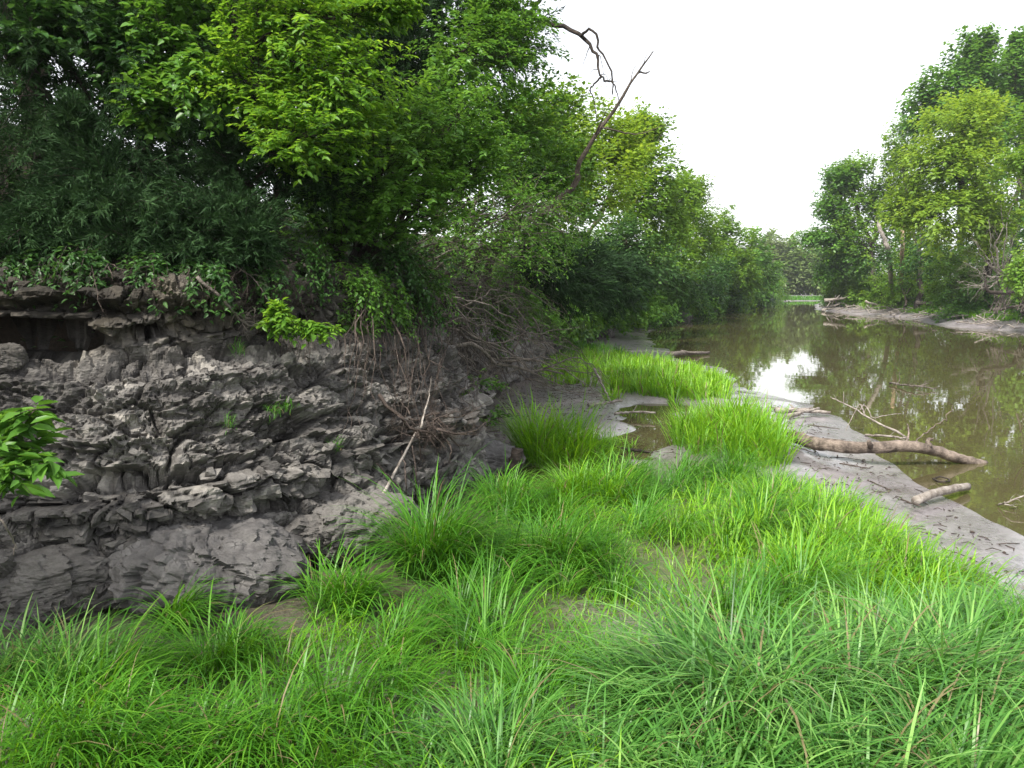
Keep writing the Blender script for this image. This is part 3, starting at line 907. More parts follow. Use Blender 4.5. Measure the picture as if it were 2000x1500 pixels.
cedar('tall cedar in shade behind the bright bush below the sky', under(900, 360, 15.5),
      [lobe(860, 80, 15.5, 190, 140), lobe(980, 60, 15.5, 90, 110), lobe(780, 220, 15, 130, 110), lobe(900, -120, 15.5, 150, 130), lobe(755, 50, 14.5, 100, 110), lobe(740, -100, 14.5, 110, 90)], 840, 35, 64, 0.7, (0.10, 0.024), 0.16)
cedar('bushy dark cedar overhanging the bank beyond the dead branches', under(1130, 560, 21),
      [lobe(1130, 545, 26, 95, 75), lobe(1210, 560, 30, 60, 60), lobe(1070, 510, 24, 60, 70)], 560, 36, 70, 0.9, (0.15, 0.04), 0.24)

# --- leafy bushes above the rock
def bush(label, base, lobes, twigs, seed, lmat, leaf=(0.062, 0.036), nleaf=22, tl=0.55, r0=0.03, name='leafy_shrub', cat='shrub', **kw):
    return plant(name, label, cat, base, lobes, leaf, twigs, nleaf, lmat, kw.pop('bmat', 'darkbark'), seed, r0, twig_r=kw.pop('twig_r', 0.0035), twig_len=tl, **kw)

bush('bright sunlit bush with large yellow green leaves at the top', under(470, 330, 9.6),
     [lobe(600, 60, 8.7, 130, 110), lobe(690, 170, 8.5, 110, 100), lobe(500, 130, 8.8, 110, 110), lobe(610, 260, 8.5, 140, 80), lobe(780, 20, 8.6, 40, 30), lobe(520, -110, 8.8, 190, 110)], 760, 41, 'leaf_bright', (0.066, 0.037), 24, r0=0.045)
bush('round-leaved green bush between the cedars and the bright bush', under(330, 350, 9.8),
     [lobe(320, 70, 9.3, 100, 90), lobe(300, 200, 9.0, 70, 70), lobe(400, 190, 9.0, 80, 80), lobe(330, -60, 9.4, 120, 80)], 330, 42, 'leaf_green', (0.085, 0.06), 16)
bush('arching green shrub leaning out over the rock face at the centre', under(640, 470, 10.6),
     [lobe(740, 300, 9.4, 140, 90), lobe(800, 390, 9.6, 130, 70), lobe(660, 400, 9.6, 110, 80), lobe(860, 220, 10.0, 110, 90), lobe(930, 310, 10.4, 90, 60)], 900, 43, 'leaf_green', (0.06, 0.033), 24, r0=0.035, stems=3)
bush('small-leaved shrub trailing down over the corner of the ledge', under(690, 500, 11.2),
     [lobe(690, 540, 9.9, 70, 60), lobe(780, 500, 10.2, 90, 60), lobe(720, 620, 9.9, 45, 60), lobe(810, 590, 10.4, 60, 50)], 420, 44, 'leaf_deep', (0.05, 0.032), 20, droop=0.6, stems=2)
bush('tall dense green shrub against the sky at top centre', under(930, 420, 14.5),
     [lobe(930, 130, 13.4, 120, 110), lobe(1020, 70, 13.6, 80, 80), lobe(1040, 220, 13.6, 75, 80), lobe(900, 280, 13.2, 110, 90), lobe(980, -60, 13.6, 90, 90)], 900, 45, 'leaf_green', (0.075, 0.045), 22, 0.7, kind='diamond', r0=0.05)
bush('thin dry-twigged shrub with sparse pale leaves in the middle', under(960, 480, 14),
     [lobe(960, 400, 12.8, 120, 70), lobe(1060, 390, 13.2, 90, 70), lobe(900, 470, 12.4, 100, 60), lobe(1040, 480, 13, 90, 60)], 640, 46, 'leaf_green', (0.05, 0.028), 16, 0.8, kind='diamond', twig_r=0.006, droop=0.2, stems=3, bmat='dead')
bush('dense green shrub just beyond the dry twigs', under(1060, 470, 18.5),
     [lobe(1100, 430, 17.5, 90, 80), lobe(1020, 330, 17.5, 80, 90), lobe(1090, 330, 18, 60, 70)], 520, 47, 'leaf_green', (0.085, 0.05), 22, 0.8, kind='diamond')
bush('low shrub with fresh leaves at the bank behind the dead branches', under(1150, 600, 24),
     [lobe(1150, 590, 35, 70, 40), lobe(1230, 590, 41, 60, 45), lobe(1080, 605, 30, 45, 30)], 460, 48, 'leaf_green', (0.15, 0.085), 22, 0.8, kind='diamond')
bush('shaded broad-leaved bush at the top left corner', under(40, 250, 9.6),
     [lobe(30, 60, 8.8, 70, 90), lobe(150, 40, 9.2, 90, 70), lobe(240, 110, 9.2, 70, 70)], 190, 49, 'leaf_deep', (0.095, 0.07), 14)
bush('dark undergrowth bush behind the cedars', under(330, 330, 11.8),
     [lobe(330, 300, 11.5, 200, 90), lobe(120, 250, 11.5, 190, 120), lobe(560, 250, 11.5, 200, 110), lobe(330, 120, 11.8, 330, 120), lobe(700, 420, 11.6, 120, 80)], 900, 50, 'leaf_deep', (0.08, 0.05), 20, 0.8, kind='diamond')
def ahead(px, py, out, rx, ry):
    c = CP(px, py, out)
    k = c[1] / FPX
    return c, np.array([rx * k, .22, ry * k])
bush('curtain of small leaves hanging over the rock at the centre', under(760, 480, 11), [ahead(700, 560, .25, 60, 60), ahead(760, 590, .3, 55, 70), ahead(690, 640, .2, 40, 40), ahead(830, 560, .35, 70, 60), ahead(900, 600, .4, 55, 50)], 420, 56, 'leaf_green', (0.048, 0.03), 16, .4, droop=.8, stems=3, r0=.012)
bush('dark trailing plants hanging over the lip of the ledge', under(300, 480, 8.6), [ahead(40, 505, .15, 70, 24), ahead(150, 512, .15, 70, 26), ahead(270, 522, .15, 70, 26), ahead(400, 535, .18, 70, 30), ahead(520, 525, .2, 60, 40), ahead(610, 515, .2, 60, 45)], 420, 57, 'leaf_deep', (0.05, 0.03), 14, .35, droop=.8, stems=2, r0=.01)
for k, (px, py, d_, lb) in enumerate(((940, 745, 12.2, 'fresh seedling leaves among the fallen boughs, upper of three'), (880, 765, 11.2, 'fresh seedling leaves nearest the hanging vines'), (945, 800, 11.8, 'lowest fresh seedling above the bare mud'))):
    b_ = P(px - 6, py + 60, d_); b_[2] = max(gz(b_[0], b_[1]), b_[2] - .1)
    bush(lb, b_, [lobe(px, py, d_, 62, 20), lobe(px + 30, py + 12, d_ - .1, 40, 14)], 22, 400 + k, 'leaf_green', (.07, .042), 8, .35, r0=.008, name='seedling', cat='seedling', group='seedlings below the dead boughs')
# sprig rooted on the ledge with its hanging roots
sp = CP(500, 650, .02); sdp = sp[1] - .12
sprig = bush('bright leafy sprig growing out of the rock face', sp, [lobe(560, 640, sdp, 52, 22), lobe(625, 655, sdp, 40, 18), lobe(545, 610, sdp, 24, 22)], 80, 51, 'leaf_bright', (0.06, 0.032), 14, 0.22, r0=0.012, name='leafy_sprig', cat='sapling')
rr = np.random.default_rng(8)
mbr = MB()
for k in range(46):
    a = CP(rr.uniform(540, 625), rr.uniform(655, 670), .08)
    tube(mbr, bez(a, a + rr.normal(0, .05, 3), a + np.array([rr.normal(0, .06), rr.normal(0, .05), -rr.uniform(.15, .38)]), 5) - sp, np.linspace(.0035, .0015, 5), 3, cap=False)
obj('root', mbr, M['dead'], sprig)
# branch reaching in at the left edge, close to the camera
plant('leafy_branch', 'fresh green compound-leaved branch reaching in from the left edge', 'branch', P(-90, 1010, 4.1),
      [lobe(40, 830, 3.9, 60, 45), lobe(60, 930, 3.8, 65, 40), lobe(20, 890, 3.9, 60, 60), lobe(-60, 900, 4.0, 90, 90)], (0.095, 0.045), 60, 8, 'leaf_green', 'bark', 52, 0.010, shell=0.35, twig_r=0.0025, twig_len=0.3, side=1.1)

# ------------------------------------------------------------------ trees of the left bank, going away
def tree(label, base, lobes, twigs, seed, lmat, leaf, nleaf=30, tl=1.2, r0=0.16, name='bank_tree', cat='tree', **kw):
    leaf, nleaf = (leaf[0] * 1.1, leaf[1] * 1.1), int(nleaf * .8)
    kw.setdefault('spread', leaf[0] * 1.6)
    return plant(name, label, cat, base, lobes, leaf, twigs, nleaf, lmat, kw.pop('bmat', 'bark'), seed, r0, twig_r=kw.pop('twig_r', 0.012), twig_len=tl, kind='diamond', **kw)

GL = 'trees along the left bank'
tree('yellow green tree behind the leaning dead trunk', under(1150, 480, 33),
     [lobe(1150, 260, 32, 75, 65), lobe(1190, 350, 31, 80, 75), lobe(1110, 370, 31, 60, 80), lobe(1230, 280, 33, 50, 60)], 520, 61, 'leaf_yellow', (0.17, 0.10), 34, group=GL)
tree('rounded mid green tree right of the yellow green one', under(1270, 520, 44),
     [lobe(1250, 270, 43, 45, 40), lobe(1285, 340, 42, 50, 70), lobe(1240, 400, 41, 60, 70), lobe(1300, 430, 43, 45, 70), lobe(1265, 245, 43, 45, 28)], 560, 62, 'leaf_mid', (0.2, 0.12), 34, group=GL)
tree('dark blue green tree low over the water below the mid green crown', under(1270, 570, 46),
     [lobe(1280, 520, 41, 55, 50), lobe(1220, 480, 39, 45, 60), lobe(1310, 560, 46, 40, 35)], 360, 63, 'leaf_blue', (0.18, 0.11), 32, group=GL)
tree('bright tree with a light green crown beyond the rounded one', under(1350, 540, 62),
     [lobe(1330, 400, 57, 45, 60), lobe(1370, 460, 60, 45, 60), lobe(1320, 490, 56, 45, 60), lobe(1345, 380, 60, 40, 40)], 460, 64, 'leaf_mid', (0.24, 0.14), 34, group=GL)
tree('dark leafy tree leaning over the river beneath the light crown', under(1370, 580, 72),
     [lobe(1370, 560, 66, 50, 38), lobe(1330, 570, 60, 35, 35), lobe(1400, 530, 72, 35, 40)], 240, 65, 'leaf_deep', (0.24, 0.14), 32, group=GL)
tree('pale green tree in the middle of the left bank row', under(1420, 560, 88),
     [lobe(1400, 450, 82, 40, 45), lobe(1435, 490, 84, 40, 55), lobe(1410, 520, 80, 40, 50), lobe(1450, 540, 88, 35, 45)], 440, 66, 'leaf_mid', (0.32, 0.18), 32, group=GL)
tree('last green tree of the left bank before the river bend', under(1480, 570, 112),
     [lobe(1470, 500, 104, 35, 45), lobe(1495, 540, 106, 30, 45), lobe(1455, 560, 100, 30, 35)], 260, 67, 'leaf_green', (0.4, 0.22), 30, group=GL)
tree('fresh green shrubby tree at the water below the yellow green one', under(1190, 600, 36),
     [lobe(1190, 560, 38, 45, 40), lobe(1150, 490, 36, 50, 45), lobe(1250, 590, 43, 40, 32)], 260, 68, 'leaf_green', (0.15, 0.09), 32, group=GL)
tree('half-bare tree with dead upper twigs on the left bank', under(1390, 470, 80),
     [lobe(1385, 385, 78, 22, 26), lobe(1360, 410, 78, 24, 20)], 60, 69, 'leaf_olive', (0.26, 0.14), 8, twig_r=0.03, group=GL)
tree('tall green tree at the skyline behind the cedar and dead branch', under(1060, 430, 26),
     [lobe(1090, 230, 25, 60, 70), lobe(1040, 300, 24, 70, 90), lobe(1120, 330, 25, 50, 60)], 440, 70, 'leaf_mid', (0.14, 0.085), 32, group=GL)

NTH = ['first', 'second', 'third', 'fourth', 'fifth', 'sixth', 'seventh', 'eighth', 'ninth', 'tenth', 'eleventh', 'twelfth', 'thirteenth', 'fourteenth', 'fifteenth', 'sixteenth', 'seventeenth', 'eighteenth',
       'nineteenth', 'twentieth', 'twenty-first', 'twenty-second', 'twenty-third', 'last']
HUE = {'leaf_deep': 'dark green', 'leaf_blue': 'blue green', 'leaf_green': 'green', 'leaf_mid': 'light green', 'leaf_far': 'pale', 'leaf_olive': 'olive'}

def replant(src, label, base, scale, rotz, lmat=None):
    o = src.copy(); COL.objects.link(o)
    o.location = base; o.scale = scale; o.rotation_euler = (0, 0, rotz)
    o['label'] = label
    for ch in src.children:
        c = ch.copy(); COL.objects.link(c); c.parent = o
        if lmat and ch.name.startswith('crown'):
            c.material_slots[0].link = 'OBJECT'; c.material_slots[0].material = M[lmat]
    return o

# shrubs crowding the edge of the left bank
r = np.random.default_rng(21)
protos = []
for k, y in enumerate(31 * (138 / 31) ** np.linspace(0, 1, 24)):
    s0 = seg_dist(np.array([[np.interp(y, CLIFF[8:, 1], CLIFF[8:, 0]), y]]), CLIFF)[1]
    b, n_ = path_at(s0)
    b, n_ = b[0], n_[0]
    wd = (0.05 * y * r.uniform(.75, 1.1) + 0.7) / 2.4
    bs = foot(b[0] - n_[0] * 2.0, b[1] - n_[1] * 2.0)
    lm = ('leaf_green', 'leaf_blue', 'leaf_mid', 'leaf_green', 'leaf_deep')[k % 5]
    LB = HUE[lm] + ' shrub on the left bank edge, ' + NTH[k] + ' beyond the fallen boughs'
    if len(protos) < 4:
        # shrub that leans out along +x: a dome on the bank and a skirt hanging over its edge
        hh = r.uniform(1.5, 2.0)
        protos.append(tree(LB, bs, [(bs + np.array([.6, 0, hh]), np.array([2.4, 2.2, 1.7])), (bs + np.array([2.3, r.normal(0, .5), -.3]), np.array([1.5, 1.9, .9])), (bs + np.array([1.5, r.normal(0, 1), .9]), np.array([1.7, 1.9, 1.2]))], 230, 300 + k,
                           lm, (.19, .11), 28, .8, .06, name='bank_shrub', cat='shrub', group='shrubs along the left bank edge', twig_r=.006, droop=.35))
        protos[-1].rotation_euler = (0, 0, math.atan2(n_[1], n_[0])); protos[-1].scale = (wd * .9, wd, wd)
    else:
        replant(protos[k % 4], LB, bs, (min(wd, 1.5), wd, min(wd, 1.2 + .004 * y) * r.uniform(.85, 1.2)), math.atan2(n_[1], n_[0]) + r.normal(0, .2), lm)
for k, y in enumerate(np.linspace(54, 118, 13)):
    b = foot(np.interp(y, RIGHT[:, 1], RIGHT[:, 0]) + r.uniform(5, 8), y)
    o = replant(protos[k % 4], HUE[('leaf_deep', 'leaf_green', 'leaf_mid')[k % 3]] + ' thicket shrub under the right bank trees, ' + NTH[k] + ' from the brush heap', b, (1.3, 1.3, r.uniform(1.2, 1.9)), r.uniform(2.2, 4.0), ('leaf_deep', 'leaf_green', 'leaf_mid')[k % 3])
    o['group'] = 'shrubs under the right bank trees'
# unseen trees added on the bluff left of the view to shade the cliff
bt = None
for k, (x, y, h_) in enumerate(((-7.6, 3.0, 6.0), (-10.5, 0.5, 8.5), (-9, -4, 7.5), (-12, 7, 9))):
    b = foot(x, y)
    LT = 'shade tree added left of the view, ' + ('lowest, beside the hollow', 'tall, level with the camera', 'behind the camera', 'farthest back on the slope')[k]
    if bt is None:
        bt = tree(LT, b, [(b + np.array([.3, 0, 3.2]), np.array([2.2, 2.2, 1.5])), (b + np.array([1.0, 0, 4.6]), np.array([2.0, 2.0, 1.4])), (b + np.array([-.8, .8, 5.4]), np.array([2, 2, 1.5]))],
                  420, 360 + k, 'leaf_green', (.15, .09), 28, .9, .14, group='bluff trees left of the view', name='bluff_tree')  # group holds the unseen trees added to shade the cliff
    else:
        replant(bt, LT, b, (h_ / 6,) * 3, k * 1.7)

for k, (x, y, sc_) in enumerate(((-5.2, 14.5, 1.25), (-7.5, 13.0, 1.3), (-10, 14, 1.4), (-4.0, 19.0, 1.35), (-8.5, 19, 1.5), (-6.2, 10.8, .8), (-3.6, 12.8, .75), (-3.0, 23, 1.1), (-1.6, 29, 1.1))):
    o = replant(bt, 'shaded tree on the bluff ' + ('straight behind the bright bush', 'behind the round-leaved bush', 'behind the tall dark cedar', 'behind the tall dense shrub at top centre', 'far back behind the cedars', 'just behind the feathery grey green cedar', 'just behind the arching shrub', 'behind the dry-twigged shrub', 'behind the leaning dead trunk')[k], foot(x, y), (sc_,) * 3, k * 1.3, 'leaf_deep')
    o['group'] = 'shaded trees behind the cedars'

# far wood at the bend
GF = 'hazy trees at the far river bend'
r = np.random.default_rng(4)
fp = []
for k, px in enumerate((1478, 1500, 1522, 1545, 1568, 1592, 1615, 1640, 1488, 1534, 1580, 1604)):
    d = 168 + r.uniform(0, 14)
    hgt = 1.15 * (584 - 484 - r.uniform(-8, 18) - (12 if 1540 < px < 1600 else 0)) * d / FPX
    b = foot(P(px, 575, d)[0], d)
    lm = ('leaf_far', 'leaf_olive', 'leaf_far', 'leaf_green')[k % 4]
    LF = HUE[lm] + ' tree in the far wood at the bend, ' + NTH[(0, 2, 3, 5, 6, 8, 10, 11, 1, 4, 7, 9)[k]] + ' from its left end'
    if len(fp) < 3:
        fp.append(tree(LF, b, [(b + np.array([0, 0, 6.6]), np.array([2.6, 2.6, 3.2])), (b + np.array([.8, -.5, 2.6]), np.array([3.0, 2.8, 2.6])), (b + np.array([-1.2, 0, 4.6]), np.array([2.2, 2.4, 2.4]))], 240, 80 + k, lm, (.6, .34), 26, 2.2, .2, name='far_tree', group=GF, twig_r=0))
        fp[-1].scale = (hgt / 10,) * 3
    else:
        replant(fp[k % 3], LF, b, (hgt / 10,) * 3, r.uniform(0, 6.28), lm)

# ------------------------------------------------------------------ trees of the right bank
GR = 'trees on the right bank'
tree('tallest dark green cottonwood with a pointed top, right of the pair', under(1975, 560, 80),
     [lobe(1990, 150, 78, 60, 70), lobe(2010, 260, 78, 80, 80), lobe(1960, 220, 78, 50, 80), lobe(2060, 200, 80, 80, 120), lobe(2000, 380, 78, 80, 80), lobe(1995, 100, 78, 25, 40)], 680, 101, 'leaf_green', (0.36, 0.24), 36, 2.0, 0.4, group=GR)
tree('tall dark green cottonwood with a pointed top, left of the pair', under(1880, 560, 78),
     [lobe(1890, 140, 76, 55, 60), lobe(1850, 180, 76, 55, 50), lobe(1910, 240, 76, 60, 70), lobe(1800, 220, 78, 45, 50), lobe(1915, 95, 76, 28, 36), lobe(1880, 340, 76, 80, 80)], 680, 102, 'leaf_green', (0.36, 0.24), 36, 2.0, 0.4, group=GR)
tree('broad yellow green maple in full sun in front of the cottonwoods', under(1930, 560, 60),
     [lobe(1870, 250, 56, 80, 60), lobe(1820, 330, 56, 70, 60), lobe(1900, 340, 55, 90, 70), lobe(1850, 430, 55, 90, 60), lobe(1770, 410, 57, 45, 45), lobe(1930, 440, 55, 60, 60), lobe(1900, 215, 57, 50, 40)],
     980, 103, 'leaf_yellow', (0.25, 0.16), 36, 1.6, 0.35, group=GR, trunk=[under(1935, 560, 60), P(1925, 470, 58), P(1880, 380, 57), P(1850, 290, 56)], bmat='darkbark')
tree('grey olive tree with bare twigs at its crown top', under(1730, 560, 80),
     [lobe(1700, 350, 88, 55, 55), lobe(1660, 410, 88, 55, 50), lobe(1740, 400, 87, 55, 60), lobe(1690, 470, 87, 70, 55), lobe(1650, 345, 89, 35, 30)], 700, 104, 'leaf_mid', (0.30, 0.19), 30, 1.8, 0.3, group=GR, bmat='darkbark')
tree('dark tree stretching leafy arms out over the river', under(1690, 580, 92),
     [lobe(1620, 400, 88, 40, 30), lobe(1595, 465, 88, 40, 16), lobe(1640, 470, 88, 55, 45), lobe(1680, 510, 88, 60, 40), lobe(1620, 530, 90, 30, 30), lobe(1640, 345, 88, 35, 30)], 700, 105, 'leaf_green', (0.3, 0.18), 32, 1.9, 0.3, group=GR, bmat='darkbark')
tree('mid green tree filling the gap between the olive tree and the maple', under(1790, 560, 70),
     [lobe(1780, 330, 84, 50, 60), lobe(1770, 430, 83, 60, 60), lobe(1790, 500, 82, 50, 40), lobe(1760, 280, 85, 40, 50)], 560, 106, 'leaf_mid', (0.26, 0.16), 32, 1.8, 0.28, group=GR, bmat='darkbark')
tree('round willow bush at the right waterline below the broken trunks', under(1765, 612, 66),
     [lobe(1740, 540, 79, 45, 38), lobe(1790, 540, 77, 45, 40), lobe(1765, 580, 77, 50, 28), lobe(1820, 565, 75, 30, 30)], 380, 107, 'leaf_mid', (0.22, 0.10), 34, 1.4, 0.14, name='willow_bush', cat='bush', group='bushes on the right bank')
tree('olive bush at the tip of the right bank', under(1660, 598, 96),
     [lobe(1650, 560, 92, 35, 30), lobe(1690, 575, 88, 35, 25), lobe(1625, 580, 94, 20, 20)], 380, 108, 'leaf_mid', (0.26, 0.14), 30, 1.4, 0.12, name='willow_bush', cat='bush', group='bushes on the right bank')
tree('bright bush below the maple near the bare grey shrub', under(1860, 590, 62),
     [lobe(1850, 510, 62, 45, 40), lobe(1880, 550, 60, 45, 35), lobe(1925, 520, 62, 40, 45), lobe(1840, 570, 64, 40, 25)], 300, 109, 'leaf_mid', (0.19, 0.11), 32, 1.2, 0.1, name='willow_bush', cat='bush', group='bushes on the right bank')
tree('fresh light green tree cut by the right edge of the picture', under(2080, 590, 50),
     [lobe(2005, 310, 47, 40, 25), lobe(1995, 550, 46, 30, 35), lobe(2060, 420, 48, 70, 120), lobe(2020, 240, 48, 50, 40)], 340, 110, 'leaf_mid', (0.19, 0.12), 32, 1.4, 0.25, group=GR)
tree('shaded dark tree standing behind the maple', under(1950, 570, 70),
     [lobe(1950, 480, 68, 90, 70), lobe(1860, 490, 68, 70, 60), lobe(2040, 480, 68, 80, 80), lobe(1780, 510, 72, 70, 50)], 420, 111, 'leaf_deep', (0.26, 0.16), 32, 1.8, 0.3, group=GR, bmat='darkbark')

# ------------------------------------------------------------------ dead wood
def bare(mb, pts, r0, r1, rng, twigs=6, tlen=0.5, levels=2, k=6, wob=0.02, spread=0.8, grav=0.0, base=0, knob=0.04, n=18, tmin=0.2):
    """a bare limb with side twigs that branch again"""
    p = spline(pts, n)
    ln = np.linalg.norm(np.diff(p, axis=0), axis=1).sum()
    p[1:-1] += rng.normal(0, wob, (n - 2, 3)) * ln / 3
    tube(mb, p - base, np.linspace(r0, r1, n), k, knob=knob, rng=rng)
    if levels <= 0:
        return
    for q in range(twigs):
        t = rng.uniform(tmin, 0.98)
        i = min(int(t * (n - 1)), n - 2)
        d = unit(p[i + 1] - p[i])
        dr = unit(d * 0.7 + rng.normal(0, spread, 3) * 0.7)
        L = tlen * rng.uniform(0.4, 1.2) * (1.15 - 0.6 * t)
        rr = (r0 + (r1 - r0) * t) * rng.uniform(0.3, 0.55)
        e = p[i] + dr * L + np.array([0, 0, -grav * L])
        m_ = p[i] + dr * L * 0.5 + rng.normal(0, 0.12, 3) * L + np.array([0, 0, 0.08 * L])
        bare(mb, [p[i], m_, e], rr, max(rr * 0.3, 0.0012), rng, max(1, twigs // 2), tlen * 0.5, levels - 1, max(3, k - 1), wob, spread, grav, base, 0, max(5, n // 2))

def deadwood(name, label, cat, limbs, mat='dead', seed=0, group=None, base=None, **kw):
    """limbs: list of (points, r0, r1, options); the first is the trunk, every other one a branch of its own"""
    rg = np.random.default_rng(seed)
    b = np.asarray(limbs[0][0][0] if base is None else base, float)
    root = thing(name, label, cat, b, group)
    for i, (pts, r0, r1, op) in enumerate(limbs):
        m_ = MB()
        o = dict(kw); o.update(op)
        bare(m_, [np.asarray(q) for q in pts], r0, r1, rg, base=b, **o)
        obj('trunk' if i == 0 else 'branch', m_, M[mat], root)
    return root

# leaning dead trunk against the sky
deadwood('dead_tree', 'slender leaning dead trunk rising against the white sky', 'dead tree', [
    ([under(1040, 500, 16.6), P(1092, 390, 16.2), P(1130, 320, 16), P(1185, 235, 15.8), P(1240, 150, 15.6), P(1276, 100, 15.5)], 0.078, 0.011, dict(twigs=6, tlen=.7, levels=1, tmin=.5, wob=.004)),
    ([P(1248, 140, 15.6), P(1262, 143, 15.6), P(1270, 138, 15.6)], 0.02, 0.008, dict(twigs=2, tlen=.3, levels=1)),
    ([P(1175, 248, 15.8), P(1240, 262, 15.7), P(1300, 245, 15.6)], 0.018, 0.005, dict(twigs=4, tlen=.6, levels=1))], 'bark', 1)
# drooping dead limb at the top of the sky gap
deadwood('dead_branch', 'crooked dead limb drooping into the white sky from the top', 'branch', [
    ([P(1010, 20, 16), P(1070, 45, 15.8), P(1110, 55, 15.6), P(1150, 85, 15.4), P(1165, 110, 15.3), P(1170, 140, 15.2), P(1180, 160, 15.2)], 0.055, 0.014, dict(twigs=6, tlen=.5, levels=1, tmin=.4, grav=.5)),
    ([P(1135, 72, 15.4), P(1150, 58, 15.3), P(1166, 70, 15.2), P(1168, 95, 15.2), P(1187, 118, 15.1), P(1196, 155, 15.1), P(1197, 185, 15.1)], 0.03, 0.010, dict(twigs=4, tlen=.4, levels=1, grav=.6)),
    ([P(1175, 150, 15.2), P(1160, 165, 15.2), P(1153, 175, 15.2), P(1160, 195, 15.2), P(1166, 235, 15.2)], 0.02, 0.006, dict(twigs=3, tlen=.3, levels=1, grav=.4)),
    ([P(1180, 158, 15.2), P(1195, 160, 15.2), P(1205, 180, 15.2), P(1212, 215, 15.2)], 0.02, 0.006, dict(twigs=4, tlen=.3, levels=1, grav=.6)),
    ([P(1000, 90, 16), P(1040, 20, 15.8), P(1064, -10, 15.6)], 0.06, 0.03, dict(twigs=2, tlen=.4, levels=1))], 'darkbark', 2)

# dead tree fallen over the ledge, its boughs trailing down to the mud
rg = np.random.default_rng(12)
limbs = [([P(760, 520, 12.2), P(800, 580, 11.6), P(860, 650, 11.8), P(930, 690, 12.8), P(1010, 720, 14), P(1100, 730, 15)], 0.055, 0.018, dict(twigs=8, tlen=1.0, levels=2))]
for a, b, c, d0, d1, r_ in (((820, 560), (930, 600), (1080, 690), 12, 14.5, .03), ((800, 540), (900, 520), (1000, 600), 12, 14, .025), ((780, 560), (850, 640), (935, 730), 11.6, 12.4, .03),
                            ((840, 600), (960, 640), (1140, 690), 12.4, 15.5, .032), ((870, 640), (1000, 690), (1190, 750), 12.6, 16, .03), ((900, 600), (1000, 560), (1100, 610), 12.5, 15, .022),
                            ((760, 540), (770, 620), (760, 720), 11.2, 11, .022), ((790, 560), (820, 660), (830, 760), 11.4, 11.2, .024), ((740, 540), (745, 620), (735, 700), 10.8, 10.6, .018),
                            ((940, 680), (1040, 740), (1200, 790), 13.2, 16, .028), ((700, 520), (780, 600), (800, 690), 10.8, 11, .02), ((850, 620), (900, 700), (990, 770), 12, 13, .024),
                            ((980, 700), (1060, 700), (1170, 730), 13.5, 15.5, .026), ((830, 500), (960, 480), (1080, 545), 12, 14, .02), ((800, 480), (930, 420), (1040, 420), 12, 13.6, .02),
                            ((1000, 690), (1030, 640), (1060, 650), 13.8, 14.6, .022), ((900, 640), (1010, 700), (1120, 760), 12.8, 14.8, .024), ((960, 700), (1080, 715), (1180, 770), 13.4, 15.2, .026), ((900, 690), (960, 740), (1060, 790), 12.4, 13.6, .02), ((1020, 720), (1110, 760), (1195, 775), 14.2, 15.6, .024), ((840, 540), (880, 600), (880, 700), 11.8, 11.6, .022), ((860, 560), (920, 640), (960, 700), 11.8, 12.4, .024), ((880, 580), (980, 610), (1060, 680), 12, 13.6, .022), ((1060, 720), (1130, 700), (1190, 740), 14.6, 15.6, .024), ((1040, 620), (1080, 680), (1150, 720), 14.2, 15.2, .02), ((960, 670), (1050, 650), (1130, 640), 13.4, 15, .02)):
    limbs.append(([P(*a, d0), P(*b, (d0 + d1) / 2 - .3), P(*c, d1)], r_ * .72, .005, dict(twigs=11, tlen=.8, levels=2)))
deadwood('fallen_tree', 'tangled grey boughs of a dead tree hanging from the ledge to the mud', 'dead tree', limbs, 'dead', 13, wob=.03, spread=.9, grav=.15, n=14, k=5)
bush('trailing green shrub over the bare corner above the fallen boughs', under(990, 520, 14), [ahead(960, 585, .3, 55, 40), ahead(1030, 580, .3, 50, 35), ahead(985, 640, .25, 40, 35), ahead(1070, 620, .3, 40, 30)], 230, 58, 'leaf_green', (.07, .04), 14, .5, droop=.6, stems=2, r0=.012, bmat='dead')
limbs = []
for k in range(26):
    x0, y0 = rg.uniform(880, 1070), rg.uniform(560, 660)
    x1, y1 = x0 + rg.uniform(10, 110), min(y0 + rg.uniform(60, 150), 770)
    limbs.append(([CP(x0, y0, .12), CP((x0 + x1) / 2 + rg.uniform(-15, 15), (y0 + y1) / 2 - 12, rg.uniform(.2, .5)), CP(x1, y1, .2)], rg.uniform(.008, .018), .003, dict(twigs=7, tlen=.5, levels=1)))
deadwood('brush_heap', 'dense grey brown brush leaning on the rock corner behind the fallen boughs', 'brush', limbs, 'root', 141, wob=.03, grav=.2, n=9, k=4)
